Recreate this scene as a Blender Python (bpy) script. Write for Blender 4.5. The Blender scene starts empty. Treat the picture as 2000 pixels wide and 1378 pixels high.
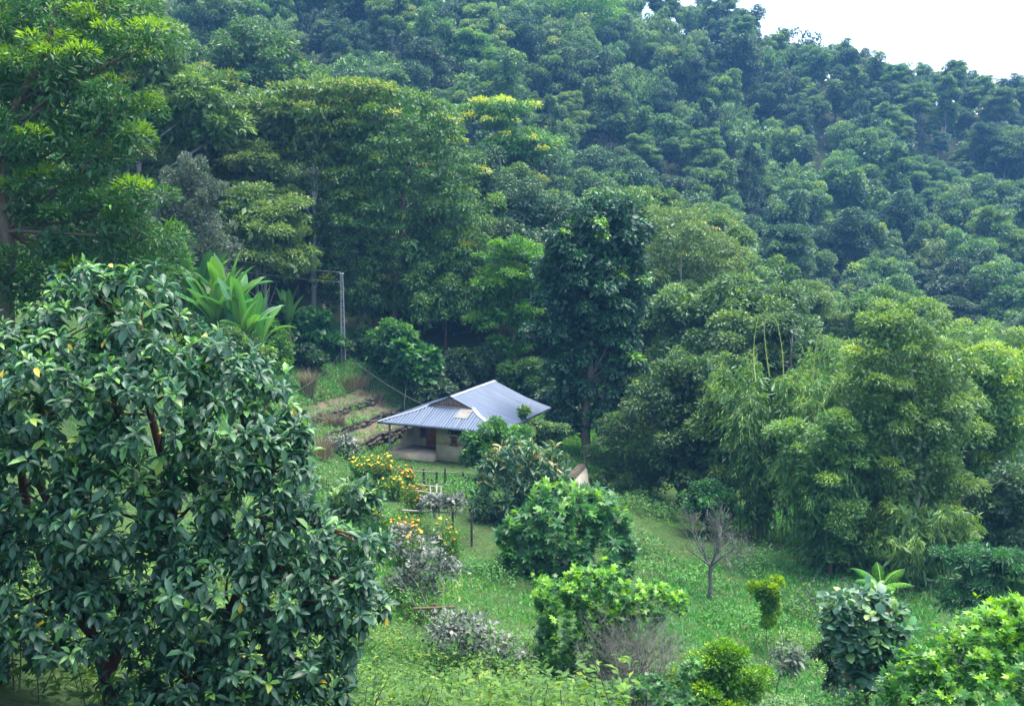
import bpy, math, random
import numpy as np
from mathutils import Matrix, Vector

# ------------------------------------------------------------------ camera, sky, sun, exposure
scene = bpy.context.scene
C = scene.collection
FPX, CX, CY, CAMZ = 2100.0, 1000.0, 689.0, 15.7
PITCH = math.atan((689 - 405) / FPX)
cam_data = bpy.data.cameras.new('camera')
cam_data.sensor_width = 36.0
cam_data.lens = 36.0 * FPX / 2000.0
cam_data.clip_start = 0.1
cam_data.clip_end = 3000.0
cam = bpy.data.objects.new('camera', cam_data)
cam.location = (0, 0, CAMZ)
cam.rotation_euler = (math.pi / 2 - PITCH, 0, 0)
C.objects.link(cam)
scene.camera = cam

SUN_ELEV, SUN_AZ = math.radians(76), math.radians(65)      # azimuth measured from +Y towards +X
world = bpy.data.worlds.new('World')
scene.world = world
world.use_nodes = True
wn, wl = world.node_tree.nodes, world.node_tree.links
wn.clear()
sky = wn.new('ShaderNodeTexSky')
sky.sky_type = 'NISHITA'
sky.sun_disc = False
sky.sun_elevation = SUN_ELEV
sky.sun_rotation = SUN_AZ
sky.air_density = 1.0
sky.dust_density = 3.0
sky.ozone_density = 1.0
bg = wn.new('ShaderNodeBackground')
bg.inputs['Strength'].default_value = 0.15
wo = wn.new('ShaderNodeOutputWorld')
wl.new(sky.outputs[0], bg.inputs[0])
wl.new(bg.outputs[0], wo.inputs[0])

sun_data = bpy.data.lights.new('sun', 'SUN')
sun_data.energy = 1.5
sun_data.angle = math.radians(42)
sun_data.color = (1.0, 0.945, 0.84)
sun = bpy.data.objects.new('sun', sun_data)
sd = Vector((math.cos(SUN_ELEV) * math.sin(SUN_AZ), math.cos(SUN_ELEV) * math.cos(SUN_AZ), math.sin(SUN_ELEV)))
sun.rotation_euler = sd.to_track_quat('Z', 'Y').to_euler()
sun.location = (0, 0, 200)
C.objects.link(sun)

scene.view_settings.view_transform = 'Standard'
scene.view_settings.look = 'None'
scene.view_settings.exposure = 2.28
scene.view_settings.gamma = 1.0
scene.render.engine = 'CYCLES'
cy = scene.cycles
cy.max_bounces = 4
cy.diffuse_bounces = 2
cy.glossy_bounces = 2
cy.transmission_bounces = 2
cy.transparent_max_bounces = 4
cy.volume_bounces = 0
cy.use_denoising = True
cy.denoising_prefilter = 'ACCURATE'
cy.sample_clamp_indirect = 4.0
cy.caustics_reflective = False
cy.caustics_refractive = False

RNG = np.random.default_rng(7)

# ------------------------------------------------------------------ pixel <-> world
_c, _s = math.cos(PITCH), math.sin(PITCH)
def at(px, py, Y):
    """world point seen at photograph pixel (px, py), at world distance y = Y"""
    a = (px - CX) / FPX
    b = -(py - CY) / FPX
    d = np.array([a, _c + b * _s, -_s + b * _c])
    return np.array([0, 0, CAMZ]) + d * (Y / d[1])
def project(P):
    P = np.asarray(P, float)
    x, y, z = P[..., 0], P[..., 1], P[..., 2] - CAMZ
    f = y * _c - z * _s
    u = y * _s + z * _c
    f = np.where(f < 0.05, 0.05, f)
    return CX + FPX * x / f, CY - FPX * u / f, f
def ppm(Y):
    return FPX / Y

# ------------------------------------------------------------------ terrain
CTRL = np.array([
 (0,-4,14.2),(0,0,14),(-10,0,15),(10,0,13.5),(-30,0,22),(30,0,10),(-5,13,9.0),(5,13,9.3),(-12,13,12.5),(14,13,8),(22,13,7.5),
 (-3,20,5.8),(8,19,6.0),(-10,22,8.5),(14,20,5.4),(-3,27,2.9),(8,24,3.6),(7,28,1.6),(16,28,1.0),(-10,30,6),
 (-3,35,1.1),(2.7,32,1.5),(8,36,-1.4),(18,36,-1.6),(30,36,-1),(-19,40,11.2),(-10,38,4.5),(-30,40,18),
 (-3,45,.3),(1,45,.1),(9,48,-1.8),(20,48,-2),(35,50,-2.5),(-10,50,2.2),(-16,60,6.1),(-28,55,14),
 (-8,60,.3),(-3,60,0),(2,60,0),(6,60,-1.4),(10,62,-2),(25,62,-3),(45,65,-5),
 (-8,70,.1),(-2,72,.1),(3,70,0),(7,70,-1),(-15,70,3.4),(-16,80,4.6),(8.5,66,-2.2),(-22,72,7.5),(-35,75,15),
 (-12.5,80,4.3),(-4,80,2.6),(3,80,1.6),(12,80,-1),(30,85,-5),(50,90,-8),(-25,88,11),(-45,95,20),
 (-30,120,17),(-12,100,9.5),(6,110,6.5),(26,120,1),(50,110,-9),(80,115,-14),(-60,120,30),
 (-30,150,19),(0,150,9),(40,150,-4),(75,165,-6),(110,165,-8),(-80,150,38),
 (-60,200,45),(0,200,27),(50,200,10),(100,200,0),(0,250,52),(60,250,29),(120,250,17),(-80,250,72),
 (53,300,60),(100,300,46),(143,300,38.5),(0,300,75),(-80,300,95),(-150,300,110),(200,300,28),
 (53,330,61),(143,330,39),(0,340,80),(53,380,42),(143,400,25),(-100,400,95),(250,400,0),(-220,400,110)], float)
def _tps(r2):
    return np.where(r2 > 1e-9, 0.5 * r2 * np.log(np.maximum(r2, 1e-9)), 0.0)
_P = CTRL[:, :2] / 50.0
_K = _tps(((_P[:, None] - _P[None]) ** 2).sum(-1)) + np.eye(len(_P)) * 0.002
_A = np.block([[_K, np.c_[np.ones(len(_P)), _P]], [np.c_[np.ones(len(_P)), _P].T, np.zeros((3, 3))]])
_W = np.linalg.solve(_A, np.r_[CTRL[:, 2], 0, 0, 0])

# house frame: origin at the front left eave corner, u along the front eave, v into the depth
HO = np.array([-8.62, 67.8])
HU = np.array([7.85, -3.3]); HU /= np.linalg.norm(HU)
HV = np.array([-HU[1], HU[0]])
def house_uv(x, y):
    dx, dy = x - HO[0], y - HO[1]
    return dx * HU[0] + dy * HU[1], dx * HV[0] + dy * HV[1]
def hw(u, v, z=0.0):
    p = HO + HU * u + HV * v
    return np.array([p[0], p[1], z])
TERR_U = (-1.0, -2.7, -4.4, -6.1)
TERR_H = 0.72
def sstep(a, b, t):
    t = np.clip((t - a) / (b - a), 0, 1)
    return t * t * (3 - 2 * t)
def ground(x, y):
    x = np.asarray(x, float); y = np.asarray(y, float)
    sh = np.broadcast(x, y).shape
    xx = np.broadcast_to(x, sh).ravel(); yy = np.broadcast_to(y, sh).ravel()
    z = np.empty(xx.size)
    for i in range(0, xx.size, 40000):
        q = np.c_[xx[i:i + 40000], yy[i:i + 40000]] / 50.0
        r2 = ((q[:, None] - _P[None]) ** 2).sum(-1)
        z[i:i + 40000] = _tps(r2) @ _W[:-3] + _W[-3] + q @ _W[-2:]
    # gentle unevenness
    z = z + 0.12 * np.sin(xx * 0.9 + 1.3 * np.sin(yy * 0.31)) * np.sin(yy * 0.7 + 0.5) * np.clip((yy - 8) / 20, 0, 1)
    u, v = house_uv(xx, yy)
    # the levelled yard round the house
    m = sstep(-1.6, -0.6, u) * (1 - sstep(9.6, 11.5, u)) * sstep(-3.5, -1.5, v) * (1 - sstep(9.0, 11.0, v))
    z = z * (1 - m) - 0.28 * m
    # the cut under the stone terraces
    st = np.clip((-1.0 - u) / 1.7, 0, 3.2)
    zt = np.minimum(z, np.floor(st + 0.12) * TERR_H - 0.1 + np.maximum(0, st - 3.0) * 3)
    m2 = sstep(-6.9, -6.3, u) * (1 - sstep(-1.2, -0.9, u)) * sstep(-4.0, -3.0, v) * (1 - sstep(8.0, 10.0, v))
    z = z * (1 - m2) + zt * m2
    return z.reshape(sh) if sh else float(z[0])

# ------------------------------------------------------------------ object helpers
def link(o):
    C.objects.link(o); return o
def props(o, label=None, cat=None, group=None, kind=None):
    if label: o['label'] = label
    if cat: o['category'] = cat
    if group: o['group'] = group
    if kind: o['kind'] = kind
    return o
def empty(name, loc=(0, 0, 0), label=None, cat=None, group=None, rz=0.0):
    o = bpy.data.objects.new(name, None)
    o.empty_display_size = 0.3
    o.location = loc; o.rotation_euler = (0, 0, rz)
    return props(link(o), label, cat, group)
def mesh_np(name, V, F, mat, tint=None, smooth=False):
    me = bpy.data.meshes.new(name)
    V = np.ascontiguousarray(V, np.float32); F = np.ascontiguousarray(F, np.int32)
    k = F.shape[1]
    me.vertices.add(len(V)); me.vertices.foreach_set('co', V.ravel())
    me.loops.add(F.size); me.loops.foreach_set('vertex_index', F.ravel())
    me.polygons.add(len(F)); me.polygons.foreach_set('loop_start', np.arange(0, F.size, k, dtype=np.int32))
    if smooth: me.polygons.foreach_set('use_smooth', np.ones(len(F), bool))
    if tint is not None:
        a = me.attributes.new('tint', 'FLOAT', 'POINT')
        a.data.foreach_set('value', np.ascontiguousarray(tint, np.float32))
    me.update(calc_edges=True)
    if mat: me.materials.append(mat)
    return me
def obj(name, me, parent=None, loc=None):
    o = bpy.data.objects.new(name, me)
    if parent is not None: o.parent = parent
    if loc is not None: o.location = loc
    return link(o)
class MB:
    """collects triangles of one mesh"""
    def __init__(s): s.V, s.F, s.n = [], [], 0
    def add(s, V, F):
        V = np.asarray(V, float); F = np.asarray(F, int)
        if F.shape[1] == 4: F = np.r_[F[:, [0, 1, 2]], F[:, [0, 2, 3]]]
        s.V.append(V); s.F.append(F + s.n); s.n += len(V)
    def tube(s, pts, rad, k=7, cap=True):
        pts = np.asarray(pts, float); rad = np.broadcast_to(np.asarray(rad, float), (len(pts),))
        t = np.gradient(pts, axis=0); t /= np.linalg.norm(t, axis=1)[:, None] + 1e-9
        ref = np.array([0.31, 0.95, 0.05]) if abs(t[0, 2]) > 0.7 else np.array([0, 0, 1.0])
        n = np.cross(t, ref); n /= np.linalg.norm(n, axis=1)[:, None] + 1e-9
        b = np.cross(t, n)
        a = np.linspace(0, 2 * math.pi, k, endpoint=False)
        ring = pts[:, None] + rad[:, None, None] * (np.cos(a)[None, :, None] * n[:, None] + np.sin(a)[None, :, None] * b[:, None])
        V = ring.reshape(-1, 3)
        i = np.arange(len(pts) - 1)[:, None] * k; j = np.arange(k)[None]
        q = np.stack([i + j, i + (j + 1) % k, i + k + (j + 1) % k, i + k + j], -1).reshape(-1, 4)
        s.add(V, q)
        if cap:
            V2 = np.r_[ring[-1], pts[-1:]]; s.add(V2, [(m, (m + 1) % k, k) for m in range(k)])
        return s
    def box(s, lo, hi, M=None):
        x0, y0, z0 = lo; x1, y1, z1 = hi
        V = np.array([(x0,y0,z0),(x1,y0,z0),(x1,y1,z0),(x0,y1,z0),(x0,y0,z1),(x1,y0,z1),(x1,y1,z1),(x0,y1,z1)], float)
        if M is not None: V = V @ np.asarray(M).T
        s.add(V, [(0,3,2,1),(4,5,6,7),(0,1,5,4),(1,2,6,5),(2,3,7,6),(3,0,4,7)])
        return s
    def mesh(s, name, mat, smooth=False):
        return mesh_np(name, np.concatenate(s.V), np.concatenate(s.F), mat, None, smooth)
    def build(s, name, mat, parent=None, smooth=False, loc=None):
        return obj(name, s.mesh(name, mat, smooth), parent, loc)

# ------------------------------------------------------------------ materials
def new_mat(name):
    m = bpy.data.materials.new(name); m.use_nodes = True
    nt = m.node_tree; nt.nodes.clear()
    out = nt.nodes.new('ShaderNodeOutputMaterial')
    return m, nt, out
def leaf_mat(name, cols, rough=0.42, trans=0.3, spec=0.5, var=0.22, hue=0.018, coat=0.0):
    """cols: colour stops (position, rgb) along each leaf's own tint value"""
    m, nt, out = new_mat(name)
    N, L = nt.nodes, nt.links
    at_ = N.new('ShaderNodeAttribute'); at_.attribute_name = 'tint'
    r = N.new('ShaderNodeValToRGB')
    e = r.color_ramp.elements
    while len(e) < len(cols): e.new(0.5)
    for k, (p, c) in enumerate(cols):
        e[k].position = p; e[k].color = (*c, 1)
    L.new(at_.outputs['Fac'], r.inputs[0])
    oi = N.new('ShaderNodeObjectInfo')
    mv = N.new('ShaderNodeMapRange'); mv.inputs[3].default_value = 1 - var; mv.inputs[4].default_value = 1 + var
    L.new(oi.outputs['Random'], mv.inputs[0])
    m13 = N.new('ShaderNodeMath'); m13.operation = 'MULTIPLY'; m13.inputs[1].default_value = 13.7
    fr = N.new('ShaderNodeMath'); fr.operation = 'FRACT'
    L.new(oi.outputs['Random'], m13.inputs[0]); L.new(m13.outputs[0], fr.inputs[0])
    mh = N.new('ShaderNodeMapRange'); mh.inputs[3].default_value = 0.5 - hue; mh.inputs[4].default_value = 0.5 + hue
    L.new(fr.outputs[0], mh.inputs[0])
    h = N.new('ShaderNodeHueSaturation')
    L.new(mh.outputs[0], h.inputs['Hue']); L.new(mv.outputs[0], h.inputs['Value']); L.new(r.outputs[0], h.inputs['Color'])
    p = N.new('ShaderNodeBsdfPrincipled')
    p.inputs['Roughness'].default_value = rough
    p.inputs['Specular IOR Level'].default_value = spec
    L.new(h.outputs[0], p.inputs['Base Color'])
    t = N.new('ShaderNodeBsdfTranslucent')
    hs = N.new('ShaderNodeHueSaturation'); hs.inputs['Hue'].default_value = 0.485
    hs.inputs['Value'].default_value = 1.5; hs.inputs['Saturation'].default_value = 1.1
    L.new(h.outputs[0], hs.inputs['Color']); L.new(hs.outputs[0], t.inputs['Color'])
    mx = N.new('ShaderNodeMixShader'); mx.inputs[0].default_value = trans
    L.new(p.outputs[0], mx.inputs[1]); L.new(t.outputs[0], mx.inputs[2]); L.new(mx.outputs[0], out.inputs[0])
    return m
def noise_mat(name, cols, scale=3.0, rough=0.85, detail=5.0, bump=0.3, bscale=None, spec=0.3, metal=0.0, stretch=None, coord='Object', bdist=0.05):
    m, nt, out = new_mat(name)
    N, L = nt.nodes, nt.links
    tc = N.new('ShaderNodeTexCoord'); mp = N.new('ShaderNodeMapping')
    if stretch: mp.inputs['Scale'].default_value = stretch
    L.new(tc.outputs[coord], mp.inputs[0])
    n = N.new('ShaderNodeTexNoise'); n.inputs['Scale'].default_value = scale; n.inputs['Detail'].default_value = detail
    L.new(mp.outputs[0], n.inputs['Vector'])
    r = N.new('ShaderNodeValToRGB'); e = r.color_ramp.elements
    while len(e) < len(cols): e.new(0.5)
    for k, (p_, c) in enumerate(cols):
        e[k].position = p_; e[k].color = (*c, 1)
    L.new(n.outputs[0], r.inputs[0])
    p = N.new('ShaderNodeBsdfPrincipled')
    p.inputs['Roughness'].default_value = rough; p.inputs['Specular IOR Level'].default_value = spec
    p.inputs['Metallic'].default_value = metal
    L.new(r.outputs[0], p.inputs['Base Color'])
    if bump:
        n2 = N.new('ShaderNodeTexNoise'); n2.inputs['Scale'].default_value = bscale or scale * 4; n2.inputs['Detail'].default_value = 4
        L.new(mp.outputs[0], n2.inputs['Vector'])
        b = N.new('ShaderNodeBump'); b.inputs['Strength'].default_value = bump; b.inputs['Distance'].default_value = bdist
        L.new(n2.outputs[0], b.inputs['Height']); L.new(b.outputs[0], p.inputs['Normal'])
    L.new(p.outputs[0], out.inputs[0])
    return m

G = lambda *a: a
# leaf colours
M = {}
M['fg'] = leaf_mat('leaf_deep_green', [(0, (0.0178,0.06132,0.03165)), (.5, (0.03363,0.1038,0.04747)), (.8, (0.06923,0.1731,0.05934)), (.95, (0.1483,0.2967,0.04945)), (1, (0.4945,0.3363,0.02967))], rough=.44, trans=.24, spec=.5, var=.25)
M['left'] = leaf_mat('leaf_fresh_green', [(0, (.018,.085,.030)), (.5, (.036,.145,.034)), (.8, (.085,.26,.022)), (1, (.20,.44,.018))], rough=.42, trans=.33, var=.1)
M['dark'] = leaf_mat('leaf_dark_glossy', [(0, (0.0138,0.0528,0.027)), (.6, (0.0276,0.09075,0.0351)), (.86, (0.05175,0.165,0.0405)), (.95, (0.1725,0.363,0.0405)), (1, (0.5175,0.6,0.0675))], rough=.42, trans=.2, spec=.4, var=.1)
M['olive'] = leaf_mat('leaf_olive', [(0, (0.04228,0.1023,0.02831)), (.55, (0.07752,0.1732,0.03681)), (.85, (0.155,0.2722,0.04531)), (1, (0.3665,0.363,0.08494))], rough=.5, trans=.3)
M['yellowtip'] = leaf_mat('leaf_yellow_tipped', [(0, (0.03164,0.1016,0.02825)), (.55, (0.06644,0.1694,0.0339)), (.82, (0.1502,0.2795,0.03532)), (.93, (0.348,0.4234,0.04238)), (1, (0.345,0.2884,0.054))], rough=.45, trans=.32)
M['mid'] = leaf_mat('leaf_mid_green', [(0, (0.03175,0.09454,0.0305)), (.55, (0.06351,0.1525,0.03558)), (.85, (0.1323,0.2516,0.03812)), (1, (0.2646,0.3812,0.04447))], rough=.46, trans=.3, hue=.010)
M['deep'] = leaf_mat('leaf_forest_green', [(0, (0.0165,0.0561,0.027)), (.55, (0.033,0.0918,0.03375)), (.85, (0.06875,0.153,0.03825)), (1, (0.1375,0.2422,0.045))], rough=.48, trans=.25, hue=.010)
M['lime'] = leaf_mat('leaf_lime', [(0, (0.036,0.144,0.018)), (.5, (0.084,0.24,0.0144)), (.8, (0.192,0.408,0.0168)), (1, (0.384,0.552,0.024))], rough=.42, trans=.38, var=0.06, hue=0.005)
M['castor'] = leaf_mat('leaf_bright_green', [(0, (0.0207,0.09775,0.0299)), (.5, (0.0391,0.1552,0.0345)), (.8, (0.0805,0.253,0.0345)), (1, (0.1955,0.414,0.0345))], rough=.4, trans=.3, var=0.1, hue=0.006)
M['grey'] = leaf_mat('leaf_grey_green', [(0, (0.0525,0.08925,0.05775)), (.55, (0.08925,0.1313,0.07875)), (.85, (0.1575,0.1995,0.1155)), (1, (0.252,0.273,0.147))], rough=.5, trans=.25, var=0.1, hue=0.01)
M['silver'] = leaf_mat('leaf_silvery', [(0, (0.0432,0.072,0.0432)), (.5, (0.0792,0.1044,0.072)), (1, (0.1584,0.18,0.144))], rough=.42, trans=.15, var=0.1, hue=0.01)
M['bamboo'] = leaf_mat('leaf_bamboo', [(0, (0.04418,0.1273,0.03713)), (.55, (0.081,0.1989,0.04508)), (.85, (0.1565,0.3023,0.04508)), (1, (0.3313,0.4455,0.04641))], rough=.45, trans=.33, var=0.14, hue=0.01)
M['farbamboo'] = leaf_mat('leaf_far_bamboo', [(0, (0.04206,0.1136,0.03282)), (.55, (0.08061,0.1742,0.03787)), (.85, (0.1578,0.2576,0.04292)), (1, (0.2804,0.3635,0.05049))], rough=.5, trans=.3)
M['banana'] = leaf_mat('leaf_banana', [(0, (0.036,0.144,0.036)), (.5, (0.084,0.252,0.042)), (1, (0.192,0.396,0.06))], rough=.38, trans=.36, var=.2)
M['grass'] = leaf_mat('leaf_grass', [(0, (0.03125,0.1313,0.0275)), (.5, (0.06875,0.2375,0.0375)), (.75, (0.1375,0.3125,0.05)), (.9, (0.25,0.3125,0.0875)), (1, (0.375,0.3125,0.15))], rough=.5, trans=.35)
M['weed'] = leaf_mat('leaf_weed', [(0, (.03,.11,.025)), (.5, (.065,.19,.03)), (.8, (.13,.28,.035)), (1, (.25,.36,.06))], rough=.55, trans=.38, spec=.3)
M['fern'] = leaf_mat('leaf_fern', [(0, (0.044,0.22,0.0165)), (1, (0.099,0.352,0.022))], rough=.6, trans=.45, var=.08, spec=.15)
M['straw'] = leaf_mat('leaf_straw', [(0, (.10,.085,.045)), (.6, (.20,.165,.09)), (1, (.33,.28,.16))], rough=.7, trans=.2)
M['vine'] = leaf_mat('leaf_vine', [(0, (0.01973,0.0989,0.0207)), (.5, (0.04485,0.178,0.01863)), (.8, (0.1076,0.3066,0.01863)), (1, (0.2512,0.4549,0.03105))], rough=.38, trans=.36, var=0.1, hue=0.006)
M['round'] = leaf_mat('leaf_blue_green_round', [(0, (0.03712,0.1097,0.0675)), (.55, (0.07594,0.1856,0.09281)), (.82, (0.1519,0.3375,0.1181)), (.95, (0.27,0.5063,0.1013)), (1, (0.5737,0.1688,0.1013))], rough=.4, trans=.2)
M['droopy'] = leaf_mat('leaf_drooping', [(0, (.018,.075,.030)), (.55, (.034,.115,.038)), (.8, (.07,.17,.045)), (.9, (.17,.20,.04)), (1, (.34,.17,.03))], rough=.4, trans=.26)
M['bark_red'] = noise_mat('bark_red_brown', [(.3, (.055,.027,.018)), (.7, (.12,.058,.038))], scale=6, stretch=(3,3,.6), bump=.5)
M['bark_pale'] = noise_mat('bark_pale_grey', [(.3, (.20,.185,.16)), (.7, (.38,.36,.32))], scale=5, stretch=(2,2,.5), bump=.4)
M['bark_brown'] = noise_mat('bark_brown', [(.3, (.07,.05,.035)), (.7, (.16,.12,.085))], scale=6, stretch=(3,3,.5), bump=.5)
M['twig'] = noise_mat('twig_grey', [(.3, (.085,.085,.07)), (.7, (.19,.185,.155))], scale=8, bump=.2)
M['culm'] = noise_mat('bamboo_culm', [(.3, (.10,.15,.04)), (.7, (.22,.27,.07))], scale=4, bump=.1, rough=.5)
M['shoot'] = noise_mat('bamboo_shoot', [(.3, (.26,.34,.06)), (.7, (.42,.48,.12))], scale=4, bump=.1, rough=.5)
M['petal'] = noise_mat('petal_yellow', [(.3, (.62,.40,.02)), (.7, (.74,.54,.05))], scale=9, bump=0, rough=.6)
M['petal_orange'] = noise_mat('petal_orange', [(.3, (.64,.20,.012)), (.7, (.70,.32,.02))], scale=9, bump=0, rough=.6)
# ------------------------------------------------------------------ leaf shapes (x side, y along, z up); triangles
def _T(V, F): return np.array(V, float), np.array(F, int)
LEAF_SIMPLE = _T([(0,0,0),(.5,.45,.06),(0,1,-.10),(-.5,.45,.06)], [(0,1,2),(0,2,3)])
def _lance(width_prof, fold=.10, curl=.16):
    st = [.0, .22, .48, .74, 1.0]
    V = [(0, 0, 0)]; F = []
    for t, w in zip(st[1:-1], width_prof):
        z = -curl * t * t
        V += [(-.5 * w, t, z + fold * w), (0, t, z), (.5 * w, t, z + fold * w)]
    V.append((0, 1, -curl * 1.15)); tip = len(V) - 1
    F += [(0, 2, 1), (0, 3, 2)]
    for k in range(len(width_prof) - 1):
        a = 1 + 3 * k; b = a + 3
        F += [(a, a+1, b+1), (a, b+1, b), (a+1, a+2, b+2), (a+1, b+2, b+1)]
    a = 1 + 3 * (len(width_prof) - 1)
    F += [(a, a+1, tip), (a+1, a+2, tip)]
    return _T(V, F)
LEAF_LANCE = _lance((.62, 1.0, .72))
def _lance8(w1, w2, fold=.12, curl=.2):
    V = [(0,0,0),(-.5*w1,.33,fold*w1-curl*.1),(0,.33,-curl*.1),(.5*w1,.33,fold*w1-curl*.1),(-.5*w2,.7,fold*w2-curl*.5),(0,.7,-curl*.5),(.5*w2,.7,fold*w2-curl*.5),(0,1,-curl*1.2)]
    return _T(V, [(0,2,1),(0,3,2),(1,2,5),(1,5,4),(2,3,6),(2,6,5),(4,5,7),(5,6,7)])
LEAF_DROOP = _lance8(.9, .95)
LEAF_OBOV = _lance((.55, 1.0, .92), curl=.2)
LEAF_ROUND = _lance((.95, 1.05, .85), fold=.06, curl=.14)
def _palmate():
    V = [(0, .12, .03)]; F = []
    lobes = [(-150, .42), (-95, .62), (-48, .85), (0, 1.0), (48, .85), (95, .62), (150, .42)]
    k = 1
    for i, (a, l) in enumerate(lobes):
        a = math.radians(a); h = math.radians(23)
        tip = (math.sin(a) * l, .12 + math.cos(a) * l, -.16 * l)
        w = .52 * l
        l1 = (math.sin(a - h) * w, .12 + math.cos(a - h) * w, -.02)
        l2 = (math.sin(a + h) * w, .12 + math.cos(a + h) * w, -.02)
        V += [l1, tip, l2]; F += [(0, k + 1, k), (0, k + 2, k + 1)]; k += 3
    V = [(x, y, z) for x, y, z in V]
    return _T(V, F)
LEAF_PALM = _palmate()
LEAF_TRI = _T([(-.5,0,0),(.5,0,0),(.1,1,-.08)], [(0,1,2)])
LEAF_BLADE = _T([(-.5,0,0),(.5,0,0),(.32,.55,.0),(-.32,.55,.0),(0,1,-.22)], [(0,1,2),(0,2,3),(3,2,4)])

def norm(a): return a / (np.linalg.norm(a, axis=-1, keepdims=True) + 1e-9)
class Leaves:
    """a bag of leaf transforms"""
    def __init__(s): s.p, s.l, s.n, s.ln, s.w, s.t = [], [], [], [], [], []
    def add(s, p, l, n, ln, w, t):
        k = len(p)
        s.p.append(p); s.l.append(l); s.n.append(n)
        for q, v in ((s.ln, ln), (s.w, w), (s.t, t)): q.append(np.broadcast_to(np.asarray(v, float), (k,)))
    def cat(s):
        p = np.concatenate(s.p); Y = norm(np.concatenate(s.l)); n = np.concatenate(s.n)
        X = norm(np.cross(Y, n)); Z = np.cross(X, Y)
        return p, X, Y, Z, np.concatenate(s.ln), np.concatenate(s.w), np.clip(np.concatenate(s.t), 0, 1)
def stamp(tpl, p, X, Y, Z, ln, w, t):
    tv, tf = tpl
    V = p[:, None] + tv[None, :, 0, None] * (w[:, None, None] * X[:, None]) + tv[None, :, 1, None] * (ln[:, None, None] * Y[:, None]) + tv[None, :, 2, None] * (ln[:, None, None] * Z[:, None])
    F = tf[None] + (np.arange(len(p)) * len(tv))[:, None, None]
    return V.reshape(-1, 3), F.reshape(-1, 3), np.repeat(t, len(tv))
def leaves_mesh(name, lv, tpl, mat, sel=None, smooth=False):
    a = lv if isinstance(lv, tuple) else lv.cat()
    if sel is not None: a = tuple(q[sel] for q in a)
    V, F, t = stamp(tpl, *a)
    return mesh_np(name, V, F, mat, t, smooth)
def split_leaves(lv, tpl, mat, root, most=300, cell=22, name='leaf', rest='foliage', pad=0, extra=None):
    """the leaves that show largest become objects of their own, the rest one mesh"""
    a = lv.cat()
    p, X, Y, Z, ln, w, t = a
    wp = p + np.array(root.location)
    mid = wp + Y * ln[:, None] * .5
    u, v, f = project(mid)
    ok = (u > -pad) & (u < 2000 + pad) & (v > -pad) & (v < 1378 + pad)
    key = (np.floor(u / cell).astype(int) + 5000) * 100000 + np.floor(v / cell).astype(int) + 5000
    idx = np.where(ok)[0]
    idx = idx[np.argsort(f[idx], kind='stable')]
    _, first = np.unique(key[idx], return_index=True)
    front = idx[first]
    face = np.abs((Z[front] * norm(mid[front] - np.array([0, 0, CAMZ]))).sum(-1))
    size = ln[front] * (0.35 + face) / f[front]
    pick = front[np.argsort(-size)[:most]]
    mask = np.ones(len(p), bool); mask[pick] = False
    rest_a = tuple(q[mask] for q in a)
    if extra is not None: rest_a = tuple(np.concatenate(z) for z in zip(rest_a, extra.cat()))
    me = leaves_mesh(rest, rest_a, tpl, mat, None, smooth=True)
    o = obj(rest, me, root); o['kind'] = 'stuff'
    # shared meshes: one per tint step and aspect
    steps = {}
    for i in pick:
        k = (min(int(t[i] * 12), 11), min(int(w[i] / ln[i] * 8), 15))
        if k not in steps:
            tv, tf = tpl
            V = tv * np.array([(k[1] + .5) / 8, 1, 1])
            steps[k] = mesh_np(name, V, tf, mat, np.full(len(V), (k[0] + .5) / 12), True)
        q = obj(name, steps[k], root)
        R = Matrix((X[i], Y[i], Z[i])).transposed().to_4x4()
        q.matrix_local = Matrix.Translation(p[i]) @ R @ Matrix.Scale(ln[i], 4)
    return o

LEAFY = .86
# ------------------------------------------------------------------ crowns
def rand_dirs(rng, n):
    d = rng.normal(size=(n, 3)); return norm(d)
def clumps_from_blobs(rng, blobs, sub, sub_r, low=-.35, flat=1.0):
    """blobs (n,4/6): centre + radii -> clump centres spread over their upper and outer shells, outside the other blobs"""
    B = np.asarray(blobs, float)
    if B.shape[1] == 4: B = np.c_[B[:, :3], B[:, 3], B[:, 3], B[:, 3] * flat]
    out, rad, dr = [], [], []
    for i, b in enumerate(B):
        R = b[3:6]
        k = max(3, int(sub * (R[0] * R[2] + R[0] * R[1]) / 2))
        d = rand_dirs(rng, k * 2); d = d[d[:, 2] > low][:k]
        p = b[:3] + d * R * rng.uniform(.72, 1.05, (len(d), 1))
        keep = np.ones(len(d), bool)
        for j, c in enumerate(B):
            if j != i:
                keep &= (((p - c[:3]) / c[3:6]) ** 2).sum(1) > .55
        out.append(p[keep]); rad.append(np.full(keep.sum(), sub_r) * rng.uniform(.65, 1.35, keep.sum())); dr.append(d[keep])
    return np.concatenate(out), np.concatenate(rad), np.concatenate(dr)
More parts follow.
